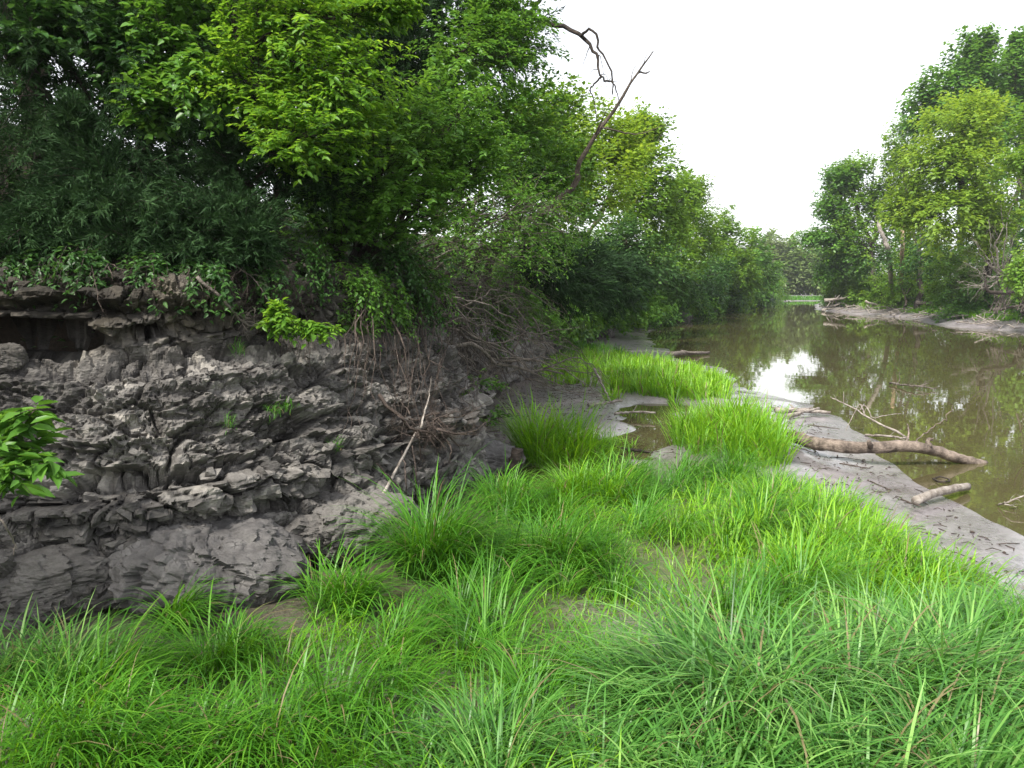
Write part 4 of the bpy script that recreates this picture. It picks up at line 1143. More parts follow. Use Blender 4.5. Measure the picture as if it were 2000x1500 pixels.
# roots and dry vines hanging down the corner of the rock
limbs = []
for k in range(74):
    x0 = rg.uniform(690, 960); x1 = x0 + rg.uniform(-40, 70)
    y0 = rg.uniform(500, 590); y1 = rg.uniform(680, 870)
    a, b = CP(x0, y0, .1), CP(x1, y1, .08)
    o_ = rg.uniform(.06, .35)
    limbs.append(([a, CP(x0 * .6 + x1 * .4 + rg.uniform(-12, 12), y0 * .6 + y1 * .4, o_), CP(x0 * .25 + x1 * .75, y0 * .25 + y1 * .75, o_ * .7), b], rg.uniform(.004, .010) * (1.6 if rg.random() < .15 else 1), .002, dict(twigs=6, tlen=.35, levels=1)))
deadwood('hanging_vine', 'dry brown vines and roots hanging down the corner of the cliff', 'vines', limbs, 'root', 14, wob=.03, grav=.6, n=10, k=4)
limbs = []
for k in range(20):
    x0 = rg.uniform(150, 690); y0 = np.interp(x0, [0, 300, 690], [500, 520, 505]) + rg.uniform(-10, 15)
    y1 = y0 + rg.uniform(20, 150); x1 = x0 + rg.uniform(-40, 60)
    limbs.append(([CP(x0, y0, .08), CP((x0 + x1) / 2 + rg.uniform(-10, 10), (y0 + y1) / 2, .14), CP(x1, y1, .06)], rg.uniform(.003, .007), .0015, dict(twigs=4, tlen=.2, levels=1)))
deadwood('hanging_vine', 'thin dry rootlets dangling from the lip of the shaded ledge', 'vines', limbs, 'root', 140, wob=.03, grav=.5, n=8, k=4)
# flood-caught tangle of roots with a pale broken pole below it
limbs = [([CP(740, 770, .1), CP(800, 830, .22), CP(850, 850, .2), CP(915, 870, .08)], .022, .01, dict(twigs=9, tlen=.3, levels=2))]
for k in range(38):
    a = CP(rg.uniform(790, 870), rg.uniform(805, 855), .2)
    b = a + np.array([rg.normal(0, .28), rg.normal(0, .15), rg.normal(-.12, .16)])
    limbs.append(([a, (a + b) / 2 + rg.normal(0, .05, 3), b], rg.uniform(.006, .013), .002, dict(twigs=7, tlen=.2, levels=2)))
deadwood('root_tangle', 'reddish tangle of dry roots caught on the rock at the cliff corner', 'roots', limbs, 'root', 15, wob=.04, n=9, k=4)
deadwood('pole', 'pale straight broken stick leaning on the rock under the root tangle', 'stick', [([CP(747, 968, .06), CP(775, 915, .15), CP(812, 845, .22)], .019, .012, {})], 'drift', 16, levels=0, wob=.004)
deadwood('pole', 'thin pale stick standing upright in the root tangle', 'stick', [([CP(822, 835, .2), CP(836, 780, .2), CP(843, 735, .2)], .012, .006, {})], 'drift', 17, levels=0, wob=.01)
for k, (x0, y0, x1, y1, lb) in enumerate(((785, 880, 792, 1000, 'thin bare stem standing at the cliff foot, left of two'), (805, 870, 812, 985, 'thin bare stem standing at the cliff foot beneath the root tangle'), (735, 905, 830, 1010, 'dark thin stick sloping down to the green tussock'))):
    deadwood('stem', lb, 'stick', [([CP(x0, y0, .15), CP((x0 + x1) / 2 + 4, (y0 + y1) / 2, .2), CP(x1, y1, .1)], .009, .006, {})], 'root', 18 + k, levels=0, wob=.015)
# branch with roots beside the sprig
deadwood('dead_branch', 'grey dead branch slanting down the dark ledge to the sprig', 'branch', [
    ([CP(385, 540, .1), CP(440, 590, .2), CP(475, 630, .35), CP(510, 640, .4)], .018, .008, dict(twigs=10, tlen=.25, levels=2, tmin=.5)),
    ([CP(455, 515, .1), CP(500, 550, .15), CP(530, 600, .2)], .008, .004, dict(twigs=4, tlen=.2, levels=1))], 'dead', 22)
deadwood('stick', 'bare grey twig in front of the rock at the left edge', 'stick', [([P(-5, 1005, 4.6), P(12, 1030, 4.6), P(28, 1060, 4.7), P(26, 1085, 4.7)], .008, .003, dict(twigs=4, tlen=.08, levels=1))], 'dead', 23)
deadwood('stump', 'short dark stump standing in the mud behind the grass', 'stump', [([G(1003, 935), G(1003, 935) + np.array([.02, 0, .2]), G(1003, 935) + np.array([.06, 0, .42])], .11, .085, dict(k=10, knob=.12))], 'darkbark', 24, levels=0, wob=.01)

# driftwood on the mud and in the water
def lying(px0, py0, px1, py1, z0, z1, bend=0.0, lift=0.0, n=4):
    a, b = G(px0, py0, z0), G(px1, py1, z1)
    t = np.linspace(0, 1, n)[:, None]
    p = a * (1 - t) + b * t
    p[:, 1] += bend * np.sin(np.pi * t[:, 0]); p[:, 2] += lift * np.sin(np.pi * t[:, 0])
    return list(p)

L0 = [G(1550, 852, .12), G(1600, 868, .16), G(1690, 874, .19), G(1780, 872, .2), G(1840, 885, .08), G(1890, 900, -.06), G(1925, 908, -.14)]
lg = deadwood('driftwood_log', 'big brown driftwood log lying from the mud into the water', 'log', [
    (L0, .105, .065, dict(twigs=0, n=30, k=14, knob=.05, wob=.004)),
    ([G(1700, 872, .22), G(1697, 862, .33)], .045, .03, dict(twigs=0, n=5, k=8, knob=.1)),
    ([G(1815, 876, .17), G(1812, 860, .28), G(1822, 858, .3)], .05, .02, dict(twigs=3, n=6, k=7, knob=.2, tlen=.12)),
    ([G(1780, 870, .18), G(1815, 840, .3), G(1850, 815, .5), G(1862, 790, .62)], .010, .005, dict(twigs=0, tlen=.2)),
    ([G(1768, 868, .18), G(1775, 845, .32), G(1772, 828, .4)], .018, .008, dict(twigs=2, tlen=.15)),
    ([G(1550, 852, .12), G(1540, 848, .16), G(1528, 846, .14)], .04, .015, dict(twigs=2, tlen=.15))], 'log', 30, levels=1)
m_ = MB()
tube(m_, spline([G(1640, 885, .0), G(1720, 900, .02), G(1790, 893, .0)], 8), [.03, .06, .07, .06, .05, .05, .04, .02], 8, knob=.1, rng=rg)
deadwood('driftwood_log', 'short pale barkless log at the edge of the mud and water', 'log', [(lying(1788, 978, 1890, 950, .02, -.02, 0, .03), .055, .05, dict(n=14, k=12, knob=.04))], 'drift', 31, levels=0, wob=.006)
deadwood('driftwood_log', 'jagged pale driftwood piece beside the water above the big log', 'log', [
    (lying(1515, 800, 1622, 806, .06, -.02, .1), .07, .03, dict(n=12, k=8, knob=.2, twigs=4, tlen=.3)), (lying(1540, 812, 1600, 797, .04, .1), .05, .02, dict(n=8, k=7, knob=.2, twigs=2, tlen=.2))], 'drift', 32, levels=1)
deadwood('driftwood_log', 'thin driftwood lying on the mud spit beyond the grass patch', 'log', [
    (lying(1308, 692, 1385, 688, .05, -.02), .10, .05, dict(n=10, k=8, knob=.12, twigs=3, tlen=.4)), (lying(1330, 686, 1365, 690, .12, .02), .06, .03, dict(n=6, k=6, knob=.15, twigs=1, tlen=.3))], 'dead', 33, levels=1)
deadwood('driftwood_branch', 'bleached forked branch rising out of the water by the big log', 'branch', [
    ([G(1775, 858, -.1), P(1700, 818, 14.6), P(1680, 805, 14.8), P(1640, 785, 15.2), P(1622, 775, 15.4)], .022, .008, dict(twigs=3, tlen=.35)),
    ([P(1690, 815, 14.7), P(1680, 790, 14.8), P(1672, 800, 14.8), P(1652, 842, 14.6)], .014, .006, dict(twigs=2, tlen=.2)),
    ([P(1680, 800, 14.8), P(1690, 792, 14.8), P(1705, 815, 14.7), P(1725, 812, 14.7), P(1760, 808, 14.8)], .014, .006, dict(twigs=4, tlen=.22)),
    ([G(1690, 850, -.08), G(1740, 852, -.02), G(1770, 856, -.04)], .025, .012, dict(twigs=5, tlen=.3))], 'drift', 34, levels=1, n=14, wob=.02)
deadwood('driftwood_branch', 'dark twiggy branch floating by itself in mid river', 'branch', [
    ([G(1738, 748, -.05), G(1785, 754, .0), G(1830, 760, -.06)], .03, .012, dict(twigs=9, tlen=.6)), ([G(1750, 752, -.02), P(1757, 742, 21.5), P(1756, 725, 21.5)], .014, .006, dict(twigs=2, tlen=.2)), ([G(1790, 756, -.06), G(1815, 748, .06)], .02, .008, dict(twigs=4, tlen=.3))], 'dead', 35, levels=1)
deadwood('driftwood_branch', 'pale twigs sticking out of the water at the right edge', 'branch', [
    ([G(1950, 986, -.08), G(1975, 978, .02), G(2030, 955, .12)], .014, .008, dict(twigs=5, tlen=.25)), ([G(1960, 984, -.06), G(1985, 990, -.06)], .01, .005, dict(twigs=2, tlen=.15))], 'drift', 36, levels=1)
deadwood('driftwood_branch', 'dark waterlogged branch in the puddle beside the grass', 'branch', [
    (lying(1130, 848, 1225, 878, .12, -.06), .03, .02, dict(twigs=3, tlen=.3)), ([G(1220, 876, -.05), G(1275, 884, -.08)], .03, .02, dict(twigs=1, tlen=.2))], 'darkbark', 37, levels=1)
deadwood('driftwood_branch', 'pale curved branch lying across the puddle channel', 'branch', [
    (lying(1150, 792, 1215, 782, .1, .12), .04, .03, dict(twigs=2, tlen=.3)), (lying(1200, 808, 1280, 806, .02, .04, .15), .03, .02, dict(twigs=3, tlen=.3)), ([P(1160, 720, 17), P(1178, 755, 16.5), P(1192, 785, 16.2)], .03, .012, dict(twigs=3, tlen=.3))], 'drift', 38, levels=1)
deadwood('driftwood_stick', 'thin bent stick on the mud at the end of the big grass mound', 'stick', [(lying(1490, 905, 1540, 892, .03, .03, .1), .014, .008, dict(twigs=1, tlen=.15))], 'dead', 39, levels=1)
deadwood('driftwood_stick', 'loop-shaped dark twig lying in shallow water beyond the pale log', 'stick', [([G(1822, 935, -.08), G(1838, 931, -.06), G(1855, 938, -.07), G(1838, 941, -.07), G(1822, 935, -.08)], .012, .012, {})], 'darkbark', 40, levels=0, wob=.01)
for k, (a, b, c, d) in enumerate(((1545, 870, 1590, 884), (1700, 940, 1740, 958), (1760, 975, 1800, 990), (1440, 765, 1480, 770), (1640, 905, 1700, 915), (1830, 1090, 1870, 1102), (1700, 1000, 1726, 1010), (1580, 830, 1640, 838))):
    deadwood('driftwood_stick', 'small dark stick on the bare mud ' + ('touching the left end of the big log', 'between the big log and the pale log', 'just before the pale log', 'at the water by the far grass lobe', 'below the middle of the big log', 'near the dark stones', 'beside the lush grass edge', 'between the jagged driftwood and the big log')[k], 'stick', [(lying(a, b, c, d, .03, .03), .012, .006, dict(twigs=2, tlen=.15))], 'root', 41 + k, group='sticks strewn on the mud shore', levels=1, n=8)

# right bank: broken trunks, bare shrub, curved bough, brush
def RP(px, py, depth):
    return P(px, py, depth)
deadwood('broken_trunk', 'leaning broken dead trunk with a jagged top, left of the two', 'dead tree', [([under(1746, 560, 82), RP(1736, 500, 74), RP(1728, 470, 73), RP(1716, 438, 73)], .24, .17, dict(twigs=0, k=9, knob=.05)), ([RP(1716, 440, 73), RP(1714, 430, 73)], .14, .02, dict(n=4))], 'drift', 50, levels=0, wob=.006)
deadwood('broken_trunk', 'upright pinkish broken trunk, right of the two', 'dead tree', [([under(1763, 560, 82), RP(1762, 500, 74), RP(1763, 460, 74), RP(1763, 434, 74)], .19, .17, dict(k=9, knob=.05)), ([RP(1765, 436, 74), RP(1766, 427, 74)], .12, .02, dict(n=4))], 'stub', 51, levels=0, wob=.004)
limbs = [([under(2010, 585, 52), RP(1990, 580, 51), RP(1965, 572, 50), RP(1930, 570, 49.5), RP(1925, 545, 49.5)], .22, .06, dict(twigs=6, tlen=1.6)), ([RP(1962, 572, 50), RP(1968, 535, 50), RP(1975, 500, 50)], .12, .04, dict(twigs=6, tlen=1.2))]
deadwood('dead_branch', 'dark curved bough low over the right bank', 'branch', limbs, 'darkbark', 52, levels=2)
limbs = [([under(1965, 588, 56), RP(1955, 540, 54), RP(1945, 490, 53.5), RP(1958, 455, 53), RP(1955, 400, 53)], .09, .02, dict(twigs=8, tlen=2.0))]
for tx, ty in ((1890, 440), (1905, 470), (1930, 430), (1880, 510), (1900, 560), (1985, 350), (1990, 440), (1870, 550), (1920, 520)):
    limbs.append(([RP(1955, 540, 54), RP((tx + 1955) / 2 + rg.uniform(-10, 10), (ty + 540) / 2 + 12, 53), RP(tx, ty, 52.5)], .045, .012, dict(twigs=9, tlen=1.5)))
deadwood('bare_shrub', 'leafless pale grey shrub with fine twigs on the right bank', 'shrub', limbs, 'drift', 53, levels=2, wob=.03)
limbs = [([RP(1940, 605, 52), RP(1975, 600, 51), RP(2020, 590, 50)], .1, .05, dict(twigs=9, tlen=1.4))]
for k in range(14):
    x = rg.uniform(1930, 2030)
    limbs.append(([RP(x, 615 - rg.uniform(0, 8), 50), RP(x + 10, 585, 50), RP(x + rg.uniform(-25, 30), 560 + rg.uniform(-10, 20), 51)], .04, .01, dict(twigs=8, tlen=1.0)))
deadwood('brush_pile', 'heap of dry grey brush on the right bank below the curved bough', 'brush', limbs, 'dead', 54, levels=2, wob=.03)
for k, (a, b, c, d, r_, lb) in enumerate(((1610, 587, 1650, 583, .22, 'pale fallen trunk pointing out over the water at the bar tip'), (1605, 607, 1640, 594, .16, 'grey fallen limb slanting up the bar tip'), (1670, 612, 1730, 614, .18, 'brown log lying along the right waterline'),
                                          (1690, 588, 1760, 610, .12, 'long thin pale stick leaning across the willow bush'), (1830, 630, 1895, 640, .1, 'white bleached stick running from the bar into the water'), (1815, 645, 1850, 632, .09, 'short bleached stick in the water at the right bar'),
                                          (1840, 615, 1960, 605, .12, 'long grey branch lying on the right bar'), (1890, 602, 1945, 598, .14, 'pale log resting on the grass of the right bar'), (1790, 590, 1850, 600, .2, 'dark leaning trunk low on the right bar'))):
    dep = 52 + (2000 - a) * 0.09
    deadwood('driftwood_log', lb, 'log', [([P(a, b, dep), P((a + c) / 2, (b + d) / 2, dep), P(c, d, dep + 1)], r_, r_ * .5, dict(twigs=7, tlen=1.4))], 'dead' if k in (2, 8) else 'drift', 55 + k, levels=1, n=10)

# ------------------------------------------------------------------ grass
def poly_mask(q, poly):
    inside = np.zeros(len(q), bool)
    for a, b in zip(poly, np.roll(poly, -1, 0)):
        c = ((a[1] > q[:, 1]) != (b[1] > q[:, 1])) & (q[:, 0] < (b[0] - a[0]) * (q[:, 1] - a[1]) / (b[1] - a[1] + 1e-12) + a[0])
        inside ^= c
    return inside

def GP(pix):
    return np.array([G(*p)[:2] for p in pix])

def scatter(poly, n, rg):
    lo, hi = poly.min(0), poly.max(0)
    q = rg.uniform(lo, hi, (n, 2))
    return q[poly_mask(q, poly)]

def sward(mb, q, rg, L, W, th, bend, lean=None, leanw=0.6, tone0=0.5, tsd=0.2, S=5):
    n = len(q)
    z = ground_z(q[:, 0], q[:, 1]) - 0.02
    az = rg.uniform(0, 2 * math.pi, n)
    if lean is not None:
        a2 = lean if np.ndim(lean) else np.full(n, lean)
        v = np.stack([np.cos(az) + leanw * 2 * np.cos(a2), np.sin(az) + leanw * 2 * np.sin(a2)], 1)
        az = np.arctan2(v[:, 1], v[:, 0])
    ln = L * rg.uniform(0.55, 1.15, n)
    blades(mb, np.column_stack([q, z]), az, ln, W * rg.uniform(0.6, 1.3, n), np.abs(rg.normal(th, 0.15, n)), np.clip(rg.normal(bend, 0.45, n), 0.1, 2.6), np.clip(rg.normal(tone0, tsd, n), 0, 1), S)

def tussock(mb, c, rad, n, L, W, rg, th=0.15, bend=1.2, lean=None, leanw=0.3, tone0=0.5, S=6):
    """blades spring from a disc and bow outwards"""
    a = rg.uniform(0, 2 * math.pi, n); rr = np.sqrt(rg.random(n))
    q = np.stack([c[0] + rad[0] * rr * np.cos(a), c[1] + rad[1] * rr * np.sin(a)], 1)
    z = ground_z(q[:, 0], q[:, 1]) - 0.02
    v = np.stack([np.cos(a) * (0.4 + rr) + rg.normal(0, .5, n), np.sin(a) * (0.4 + rr) + rg.normal(0, .5, n)], 1)
    if lean is not None:
        v += leanw * 2 * np.array([math.cos(lean), math.sin(lean)])
    az = np.arctan2(v[:, 1], v[:, 0])
    ln = L * rg.uniform(0.6, 1.12, n) * (1.05 - 0.25 * rr)
    blades(mb, np.column_stack([q, z]), az, ln, W * rg.uniform(.6, 1.25, n), np.abs(rg.normal(th, .12, n)) + .22 * rr, np.clip(rg.normal(bend, .4, n), .15, 2.5), np.clip(rg.normal(tone0, .21, n), 0, 1), S)

rg = np.random.default_rng(77)
MEADOW = GP([(-500, 1400), (60, 1375), (300, 1340), (480, 1300), (560, 1250), (740, 1222), (880, 1150), (960, 1040), (1040, 985), (1150, 950), (1280, 940), (1430, 925), (1560, 955), (1640, 1005), (1720, 1065), (1800, 1130),
             (1880, 1190), (1990, 1240), (2250, 1330)])
MEADOW = np.concatenate([MEADOW, [[4.4, 3.0], [4.2, 1.2], [-4.5, 1.2], [-5.0, 3.0]]])
mbg = MB()
# low ground cover between the tufts
q = scatter(MEADOW, 44000, rg)
d3 = np.column_stack([q, np.zeros(len(q))])
keep = rg.random(len(q)) < 0.30 + 0.5 * sstep(-.3, .4, fbm(d3 * 0.9, 3, 31))
q = q[keep]
sward(mbg, q, rg, 0.17, 0.009, 0.35, 0.9, tone0=0.62, tsd=.22, S=3)
# ordinary meadow blades, taller in drifts
q = scatter(MEADOW, 50000, rg)
d3 = np.column_stack([q, np.zeros(len(q))])
dn = fbm(d3 * 0.85, 3, 33)
bare_spot = np.exp(-(((q - GP([(1330, 1110)])[0]) / np.array([0.9, 0.8])) ** 2).sum(1))
keep = rg.random(len(q)) < np.clip(0.42 + 0.9 * dn, 0.06, 0.95) * (1 - .9 * sstep(.2, .9, q[:, 0]) * sstep(4.9, 4.2, q[:, 1])) * (1 - 0.45 * bare_spot) * np.interp(q[:, 1], [1, 5, 12], [.8, .8, 1.0])
q, dn = q[keep], dn[keep]
sward(mbg, q, rg, np.clip(0.31 + 0.24 * dn, .14, .5), 0.0098, 0.22, 1.55, lean=-0.5, leanw=0.35, tone0=0.54 + 0.08 * np.clip(q[:, 0], -2, 2))  # tone drops leftwards, painting in the shade beside the cliff
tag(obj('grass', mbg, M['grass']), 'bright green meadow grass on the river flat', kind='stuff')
# many small tufts through the meadow
mbt = MB()
c = scatter(MEADOW, 380, rg)
for p in c:
    if p[1] > 4.0 and np.exp(-(((p - GP([(1330, 1110)])[0]) / np.array([0.9, 0.8])) ** 2).sum()) < .4:
        s = rg.uniform(.55, 1.35)
        tussock(mbt, p, (.14 * s, .14 * s), int(95 * s), .72 * s, .0098, rg, bend=1.7 * rg.uniform(.8, 1.2), lean=rg.normal(-.4, .9), leanw=.4, tone0=rg.normal(.5, .12))
tag(obj('grass', mbt, M['grassdeep']), 'longer arching tufts mixed through the meadow', kind='stuff')

# distinct clumps, each a thing
def clump(label, px, py, rad, n, L, mat='grass', W=.010, z=0., **kw):
    g = G(px, py)
    m_ = MB()
    n, W = int(n * .85), W * 1.18
    nt = max(5, int(n / 42))
    t0, ln0, lw0 = kw.pop('tone0', .5), kw.pop('lean', None), kw.pop('leanw', .3)
    for k in range(nt):
        a, rr_ = rg.uniform(0, 6.283), math.sqrt(rg.random())
        c = (g[0] + rad[0] * rr_ * math.cos(a) * rg.uniform(.85, 1.15), g[1] + rad[1] * rr_ * math.sin(a) * rg.uniform(.85, 1.15))
        sub = min(.22, .55 * min(rad)) * rg.uniform(.6, 1.2)
        la = rg.uniform(0, 6.283) if (ln0 is None or rg.random() < .12) else ln0 + rg.normal(0, .4)
        tussock(m_, c, (sub, sub), n // nt, L * (1.08 - .3 * rr_ ** 2) * rg.uniform(.72, 1.12), W * rg.uniform(.8, 1.15), rg, lean=la, leanw=lw0 * rg.uniform(.4, 1.4), tone0=t0 + rg.normal(0, .10), **{**kw, 'bend': kw.get('bend', 1.2) * rg.uniform(.8, 1.25)})
    m_.v = [v - np.array([g[0], g[1], 0], np.float32) for v in m_.v]
    tag(obj('grass_tussock', m_, M[mat], None, (g[0], g[1], 0)), label, 'grass clump', 'grass clumps on the river flat')
clump('dome of dark green grass standing alone at the cliff foot', 842, 1128, (.24, .22), 1300, 1.2, 'grassdeep', bend=1.35, tone0=.4, lean=-.2, leanw=.3)
clump('wind-swept tuft in front of the mud-cracked boulder', 345, 1235, (.2, .15), 240, .68, 'grassdeep', bend=1.5, lean=-.4, leanw=.5)
clump('tuft of arching grass between the boulders and the dark dome', 650, 1200, (.25, .2), 600, .72, 'grassdeep', bend=1.3, lean=-.3)
clump('shaded mass of drooping grass at the lower left by the rock', 90, 1370, (.55, .3), 900, .68, 'sedge', bend=1.5, lean=-.3, leanw=.4)
clump('ragged grass tuft in the dark gap right of the mud-cracked boulder', 470, 1290, (.3, .2), 420, .52, 'grassdeep', bend=1.5, lean=-.4, leanw=.3, tone0=.4)
clump('drooping grass tuft below the left end of the boulders', 235, 1330, (.3, .2), 420, .55, 'grassdeep', bend=1.6, lean=-.3, leanw=.3, tone0=.4)
clump('grass clump at the tip of the cliff near the stump', 990, 1005, (.3, .26), 900, .8, 'grassdeep', bend=1.2)
clump('rounded grass clump in front of the puddle', 1165, 985, (.5, .3), 1300, .75, 'grass', bend=1.2, tone0=.42)
clump('tall rounded grass clump in the middle of the meadow', 1080, 1120, (.45, .38), 1500, .8, 'grassdeep', bend=1.3)
clump('grass clump on the mud below the fallen boughs', 1092, 888, (.55, .6), 1900, 1.3, 'grass', W=.013, bend=1.0, tone0=.42)
clump('bright mound of grass between the puddle and the shore', 1425, 868, (.8, 1.7), 3300, 1.0, 'grass', W=.015, bend=.75, tone0=.6)
clump('thin grass at the foot of the mud clump by the puddle', 1190, 868, (.55, .45), 420, .5, 'grass', W=.011, bend=.8, tone0=.4)
clump('far broad patch of bright grass beyond the fallen boughs', 1230, 735, (2.3, 5.2), 7200, .75, 'grass', W=.024, bend=.8, tone0=.66)
clump('bright grass lobe at the water end of the far patch', 1325, 762, (1.1, 1.8), 2400, .85, 'grass', W=.02, bend=.8, tone0=.66)
clump('shaded grass at the foot of the far bank', 1130, 690, (1.6, 3.5), 1600, .6, 'grassdeep', W=.026, bend=.8)
clump('lush bright bank of tall grass along the mud shore', 1560, 1060, (.9, 1.6), 3400, .66, 'grass', W=.012, bend=1.0, tone0=.64, lean=0.2)
clump('bright grass at the right end of the meadow by the dark stones', 1770, 1160, (.6, .7), 1300, .6, 'grass', W=.011, bend=1.1, tone0=.6, lean=0.2)
clump('big arching blue green sedge in the right foreground', 1440, 1430, (.6, .36), 2100, 1.15, 'sedge', W=.0118, bend=1.75, lean=math.pi * .9, leanw=.35)
clump('blue green sedge running off the lower right corner', 1800, 1420, (.6, .42), 2000, 1.15, 'sedge', W=.0118, bend=1.7, lean=.3, leanw=.45)
clump('sedge tuft sweeping into the right edge of the picture', 2080, 1300, (.4, .5), 900, 1.0, 'sedge', W=.010, bend=1.7, lean=math.pi * .95, leanw=.6)
clump('deep sedge at the bottom edge right of centre', 1400, 1580, (.6, .3), 1000, .9, 'sedge', W=.0118, bend=1.6, lean=-.3, leanw=.3)
clump('deep sedge at the bottom edge near the right corner', 1800, 1580, (.6, .35), 1000, .9, 'sedge', W=.0118, bend=1.6, lean=.4, leanw=.3)
clump('loose sedge tuft at the bottom centre', 980, 1540, (.5, .3), 800, .7, 'sedge', W=.009, bend=1.6)
clump('long bowed grass at the bottom left corner', 180, 1520, (.7, .3), 1100, .75, 'grassdeep', W=.009, bend=1.7, lean=-.4, leanw=.3)
clump('spreading grass at the bottom left of centre', 560, 1480, (.7, .35), 1200, .68, 'grassdeep', W=.009, bend=1.6, lean=-.4, leanw=.3)
# small tufts on ledges of the rock
for k, (px, py, d, lb) in enumerate(((447, 830, 7.35, 'thin olive grass tuft hanging on the middle of the rock face'), (560, 800, 7.8, 'small pale grass tuft on the shale below the sprig'), (535, 808, 7.7, 'tiny dry grass tuft next to the pale one on the shale'), (655, 875, 8.2, 'rusty grass tuft low on the rock near the dark blocks'), (465, 690, 7.8, 'little fern-like tuft under the ledge left of the sprig'))):
    g = CP(px, py, .03)
    m_ = MB()
    n = 46
    a = rg.uniform(0, 6.28, n)
    blades(m_, rg.normal(0, .03, (n, 3)), a, rg.uniform(.07, .17, n), np.full(n, .005), rg.uniform(.1, .7, n), rg.uniform(.8, 2.2, n), rg.uniform(.2, .7, n), 4)
    tag(obj('grass_tuft', m_, M['grassdeep'], None, g), lb, 'grass tuft', 'small tufts on the rock face')

# grass of the right bar and the far end
mbr = MB()
q = scatter(np.array([[34, 52], [40, 52], [44, 70], [40, 78], [36, 76], [35.5, 66]]), 26000, rg)
sward(mbr, q, rg, .5, .035, .2, .8, tone0=.55, S=3)
yy = rg.uniform(49, 100, 16000)
q = np.stack([np.interp(yy, RIGHT[:, 1], RIGHT[:, 0]) + rg.uniform(2.0, 8, 16000), yy], 1)
q = q[fbm(np.column_stack([q * .25, yy * 0]), 3, 5) + rg.normal(0, .1, len(q)) > .0]
sward(mbr, q, rg, .6, .045, .25, .8, tone0=.5, S=3)
tag(obj('grass', mbr, M['grass']), 'patches of bright weeds on the right bar', kind='stuff')
mbr = MB()
q = np.stack([rg.uniform(44, 75, 9000), rg.uniform(156, 163, 9000)], 1)
sward(mbr, q, rg, .45, .1, .3, .8, tone0=.4, S=3)
tag(obj('grass', mbr, M['grassdeep']), 'strip of light grass on the far bank at the bend', kind='stuff')

# ------------------------------------------------------------------ leafy ground cover on the wooded bluff and the right bank
mbu = MB()
def cover(n, xr, yr, lo, hi, size, right=False):
    q = np.stack([rg.uniform(*xr, n), rg.uniform(*yr, n)], 1)
    if right:
        d = q[:, 0] - np.interp(q[:, 1], RIGHT[:, 1], RIGHT[:, 0])
    else:
        d = seg_dist(q, CLIFF, True)[0]
    q = q[(d > lo) & (d < hi)]
    z = ground_z(q[:, 0], q[:, 1])
    m = len(q)
    hgt = rg.random(m) ** 1.5 * size * 9 * (0.6 + 0.6 * fbm(np.column_stack([q, z]) * .6, 2, 71))
    rv = unit(rg.normal(0, 1, (m, 3)))
    leaves(mbu, np.column_stack([q, z + np.maximum(hgt, .01)]), rv * np.array([1, 1, .4]), rv * .7 + np.array([.2, -.2, 1]), size * rg.uniform(.6, 1.3, m), size * .6 * rg.uniform(.6, 1.3, m), rg.random(m), 'diamond')
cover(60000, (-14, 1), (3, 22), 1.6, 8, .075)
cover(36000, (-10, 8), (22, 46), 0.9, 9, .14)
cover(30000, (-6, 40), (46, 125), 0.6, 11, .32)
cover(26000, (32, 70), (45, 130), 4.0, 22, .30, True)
tag(obj('undergrowth', mbu, M['leaf_deep']), 'mass of low leafy undergrowth on the wooded banks', kind='stuff')

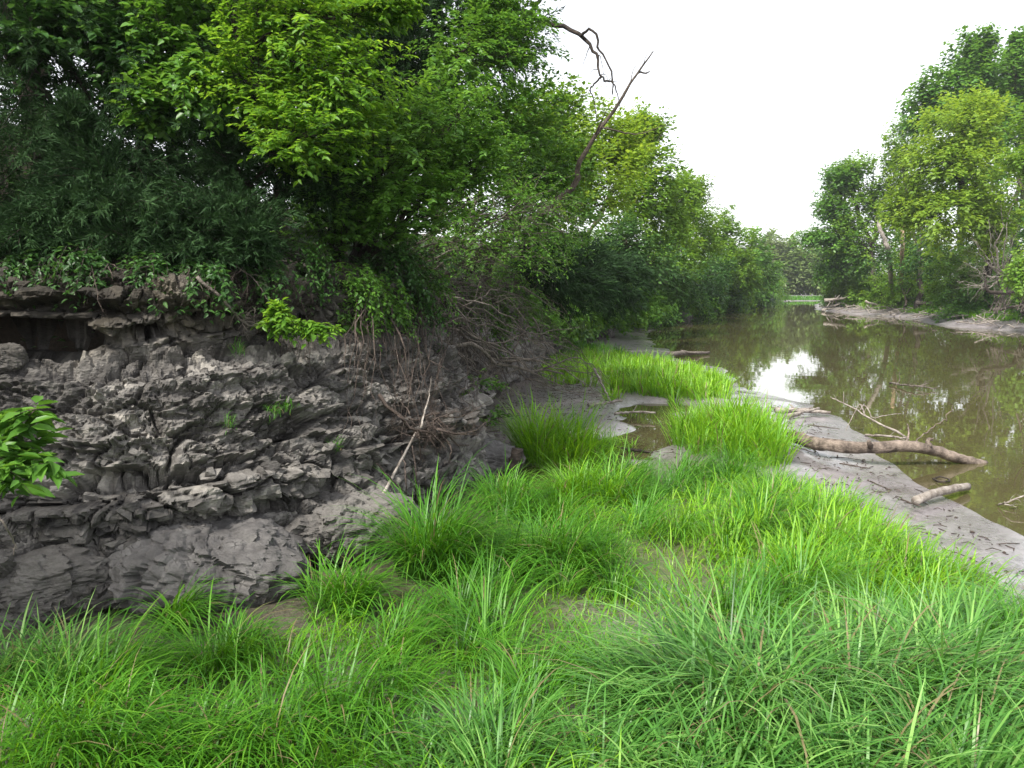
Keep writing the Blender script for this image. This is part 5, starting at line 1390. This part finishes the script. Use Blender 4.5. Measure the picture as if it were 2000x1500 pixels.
# ------------------------------------------------------------------ litter washed up on the mud
mbl = MB()
q = scatter(GP([(1440, 765), (1530, 790), (1680, 860), (1790, 940), (1990, 1060), (2060, 1150), (1960, 1190), (1750, 1050), (1600, 960), (1540, 880)]), 850, rg)
q2 = np.concatenate([scatter(GP([(960, 900), (1080, 860), (1240, 780), (1330, 790), (1320, 900), (1200, 930), (1050, 950)]), 500, rg), scatter(GP([(940, 900), (960, 800), (1020, 740), (1120, 740), (1200, 790), (1080, 860), (1000, 930)]), 1500, rg)])
q = np.concatenate([q, q2])
z = ground_z(q[:, 0], q[:, 1])
for p, zz_ in zip(q, z):
    if zz_ < -.1:
        continue
    a = rg.uniform(0, 6.28); L = rg.uniform(.02, .13) if rg.random() < .8 else rg.uniform(.1, .35)
    d = np.array([math.cos(a), math.sin(a), 0])
    o = np.array([p[0], p[1], zz_ + .006])
    if rg.random() < .55:
        tube(mbl, np.array([o - d * L / 2, o + rg.normal(0, .008, 3) + [0, 0, .01], o + d * L / 2]), [.004, .006, .003], 4)
    else:
        s = rg.uniform(.006, .022)
        tube(mbl, np.array([o - d * s, o + [0, 0, s * .4], o + d * s]), [s * .3, s * .6, s * .25], 5)
tag(obj('debris', mbl, M['root']), 'bits of twig and dark mud clods on the shore', kind='stuff')

# flood-strewn sticks on the right bar
mbb = MB()
for k in range(420):
    y = rg.uniform(48, 98)
    x = np.interp(y, RIGHT[:, 1], RIGHT[:, 0]) + rg.uniform(.2, 5.5)
    z = gz(x, y)
    a = rg.normal(1.2, .8); L = rg.uniform(.5, 2.6)
    d = np.array([math.cos(a) * L / 2, math.sin(a) * L / 2, rg.normal(.05, .12) * L])
    o = np.array([x, y, z + rg.uniform(.03, .35)])
    tube(mbb, np.array([o - d, o + rg.normal(0, .06, 3) * L, o + d]), np.array([.03, .026, .01]) * rg.uniform(.6, 2.0), 4)
tag(obj('brushwood', mbb, M['drift']), 'pale flood-strewn sticks littering the right bar', kind='stuff')

# ------------------------------------------------------------------ thin summer haze over the river
mbz = MB()
hx0, hx1, hy0, hy1, hz0, hz1 = -710.0, 910.0, -62.0, 905.0, -2.2, 42.0
vv = np.array([(x, y, z) for z in (hz0, hz1) for y in (hy0, hy1) for x in (hx0, hx1)])
mbz.add(vv, [np.array([[0, 2, 3, 1], [4, 5, 7, 6], [0, 1, 5, 4], [2, 6, 7, 3], [0, 4, 6, 2], [1, 3, 7, 5]])])
hm, nt_, hn, hl_, ho = nodes('summer_haze')
pv = hn.new('ShaderNodeVolumePrincipled')
pv.inputs['Color'].default_value = (0.92, 0.95, 1.0, 1)
pv.inputs['Density'].default_value = 0.0004
pv.inputs['Anisotropy'].default_value = 0.3
hl_.new(pv.outputs[0], ho.inputs['Volume'])
tag(obj('haze', mbz.mesh('haze', smooth=False), hm), 'thin pale summer haze over the river', kind='stuff')
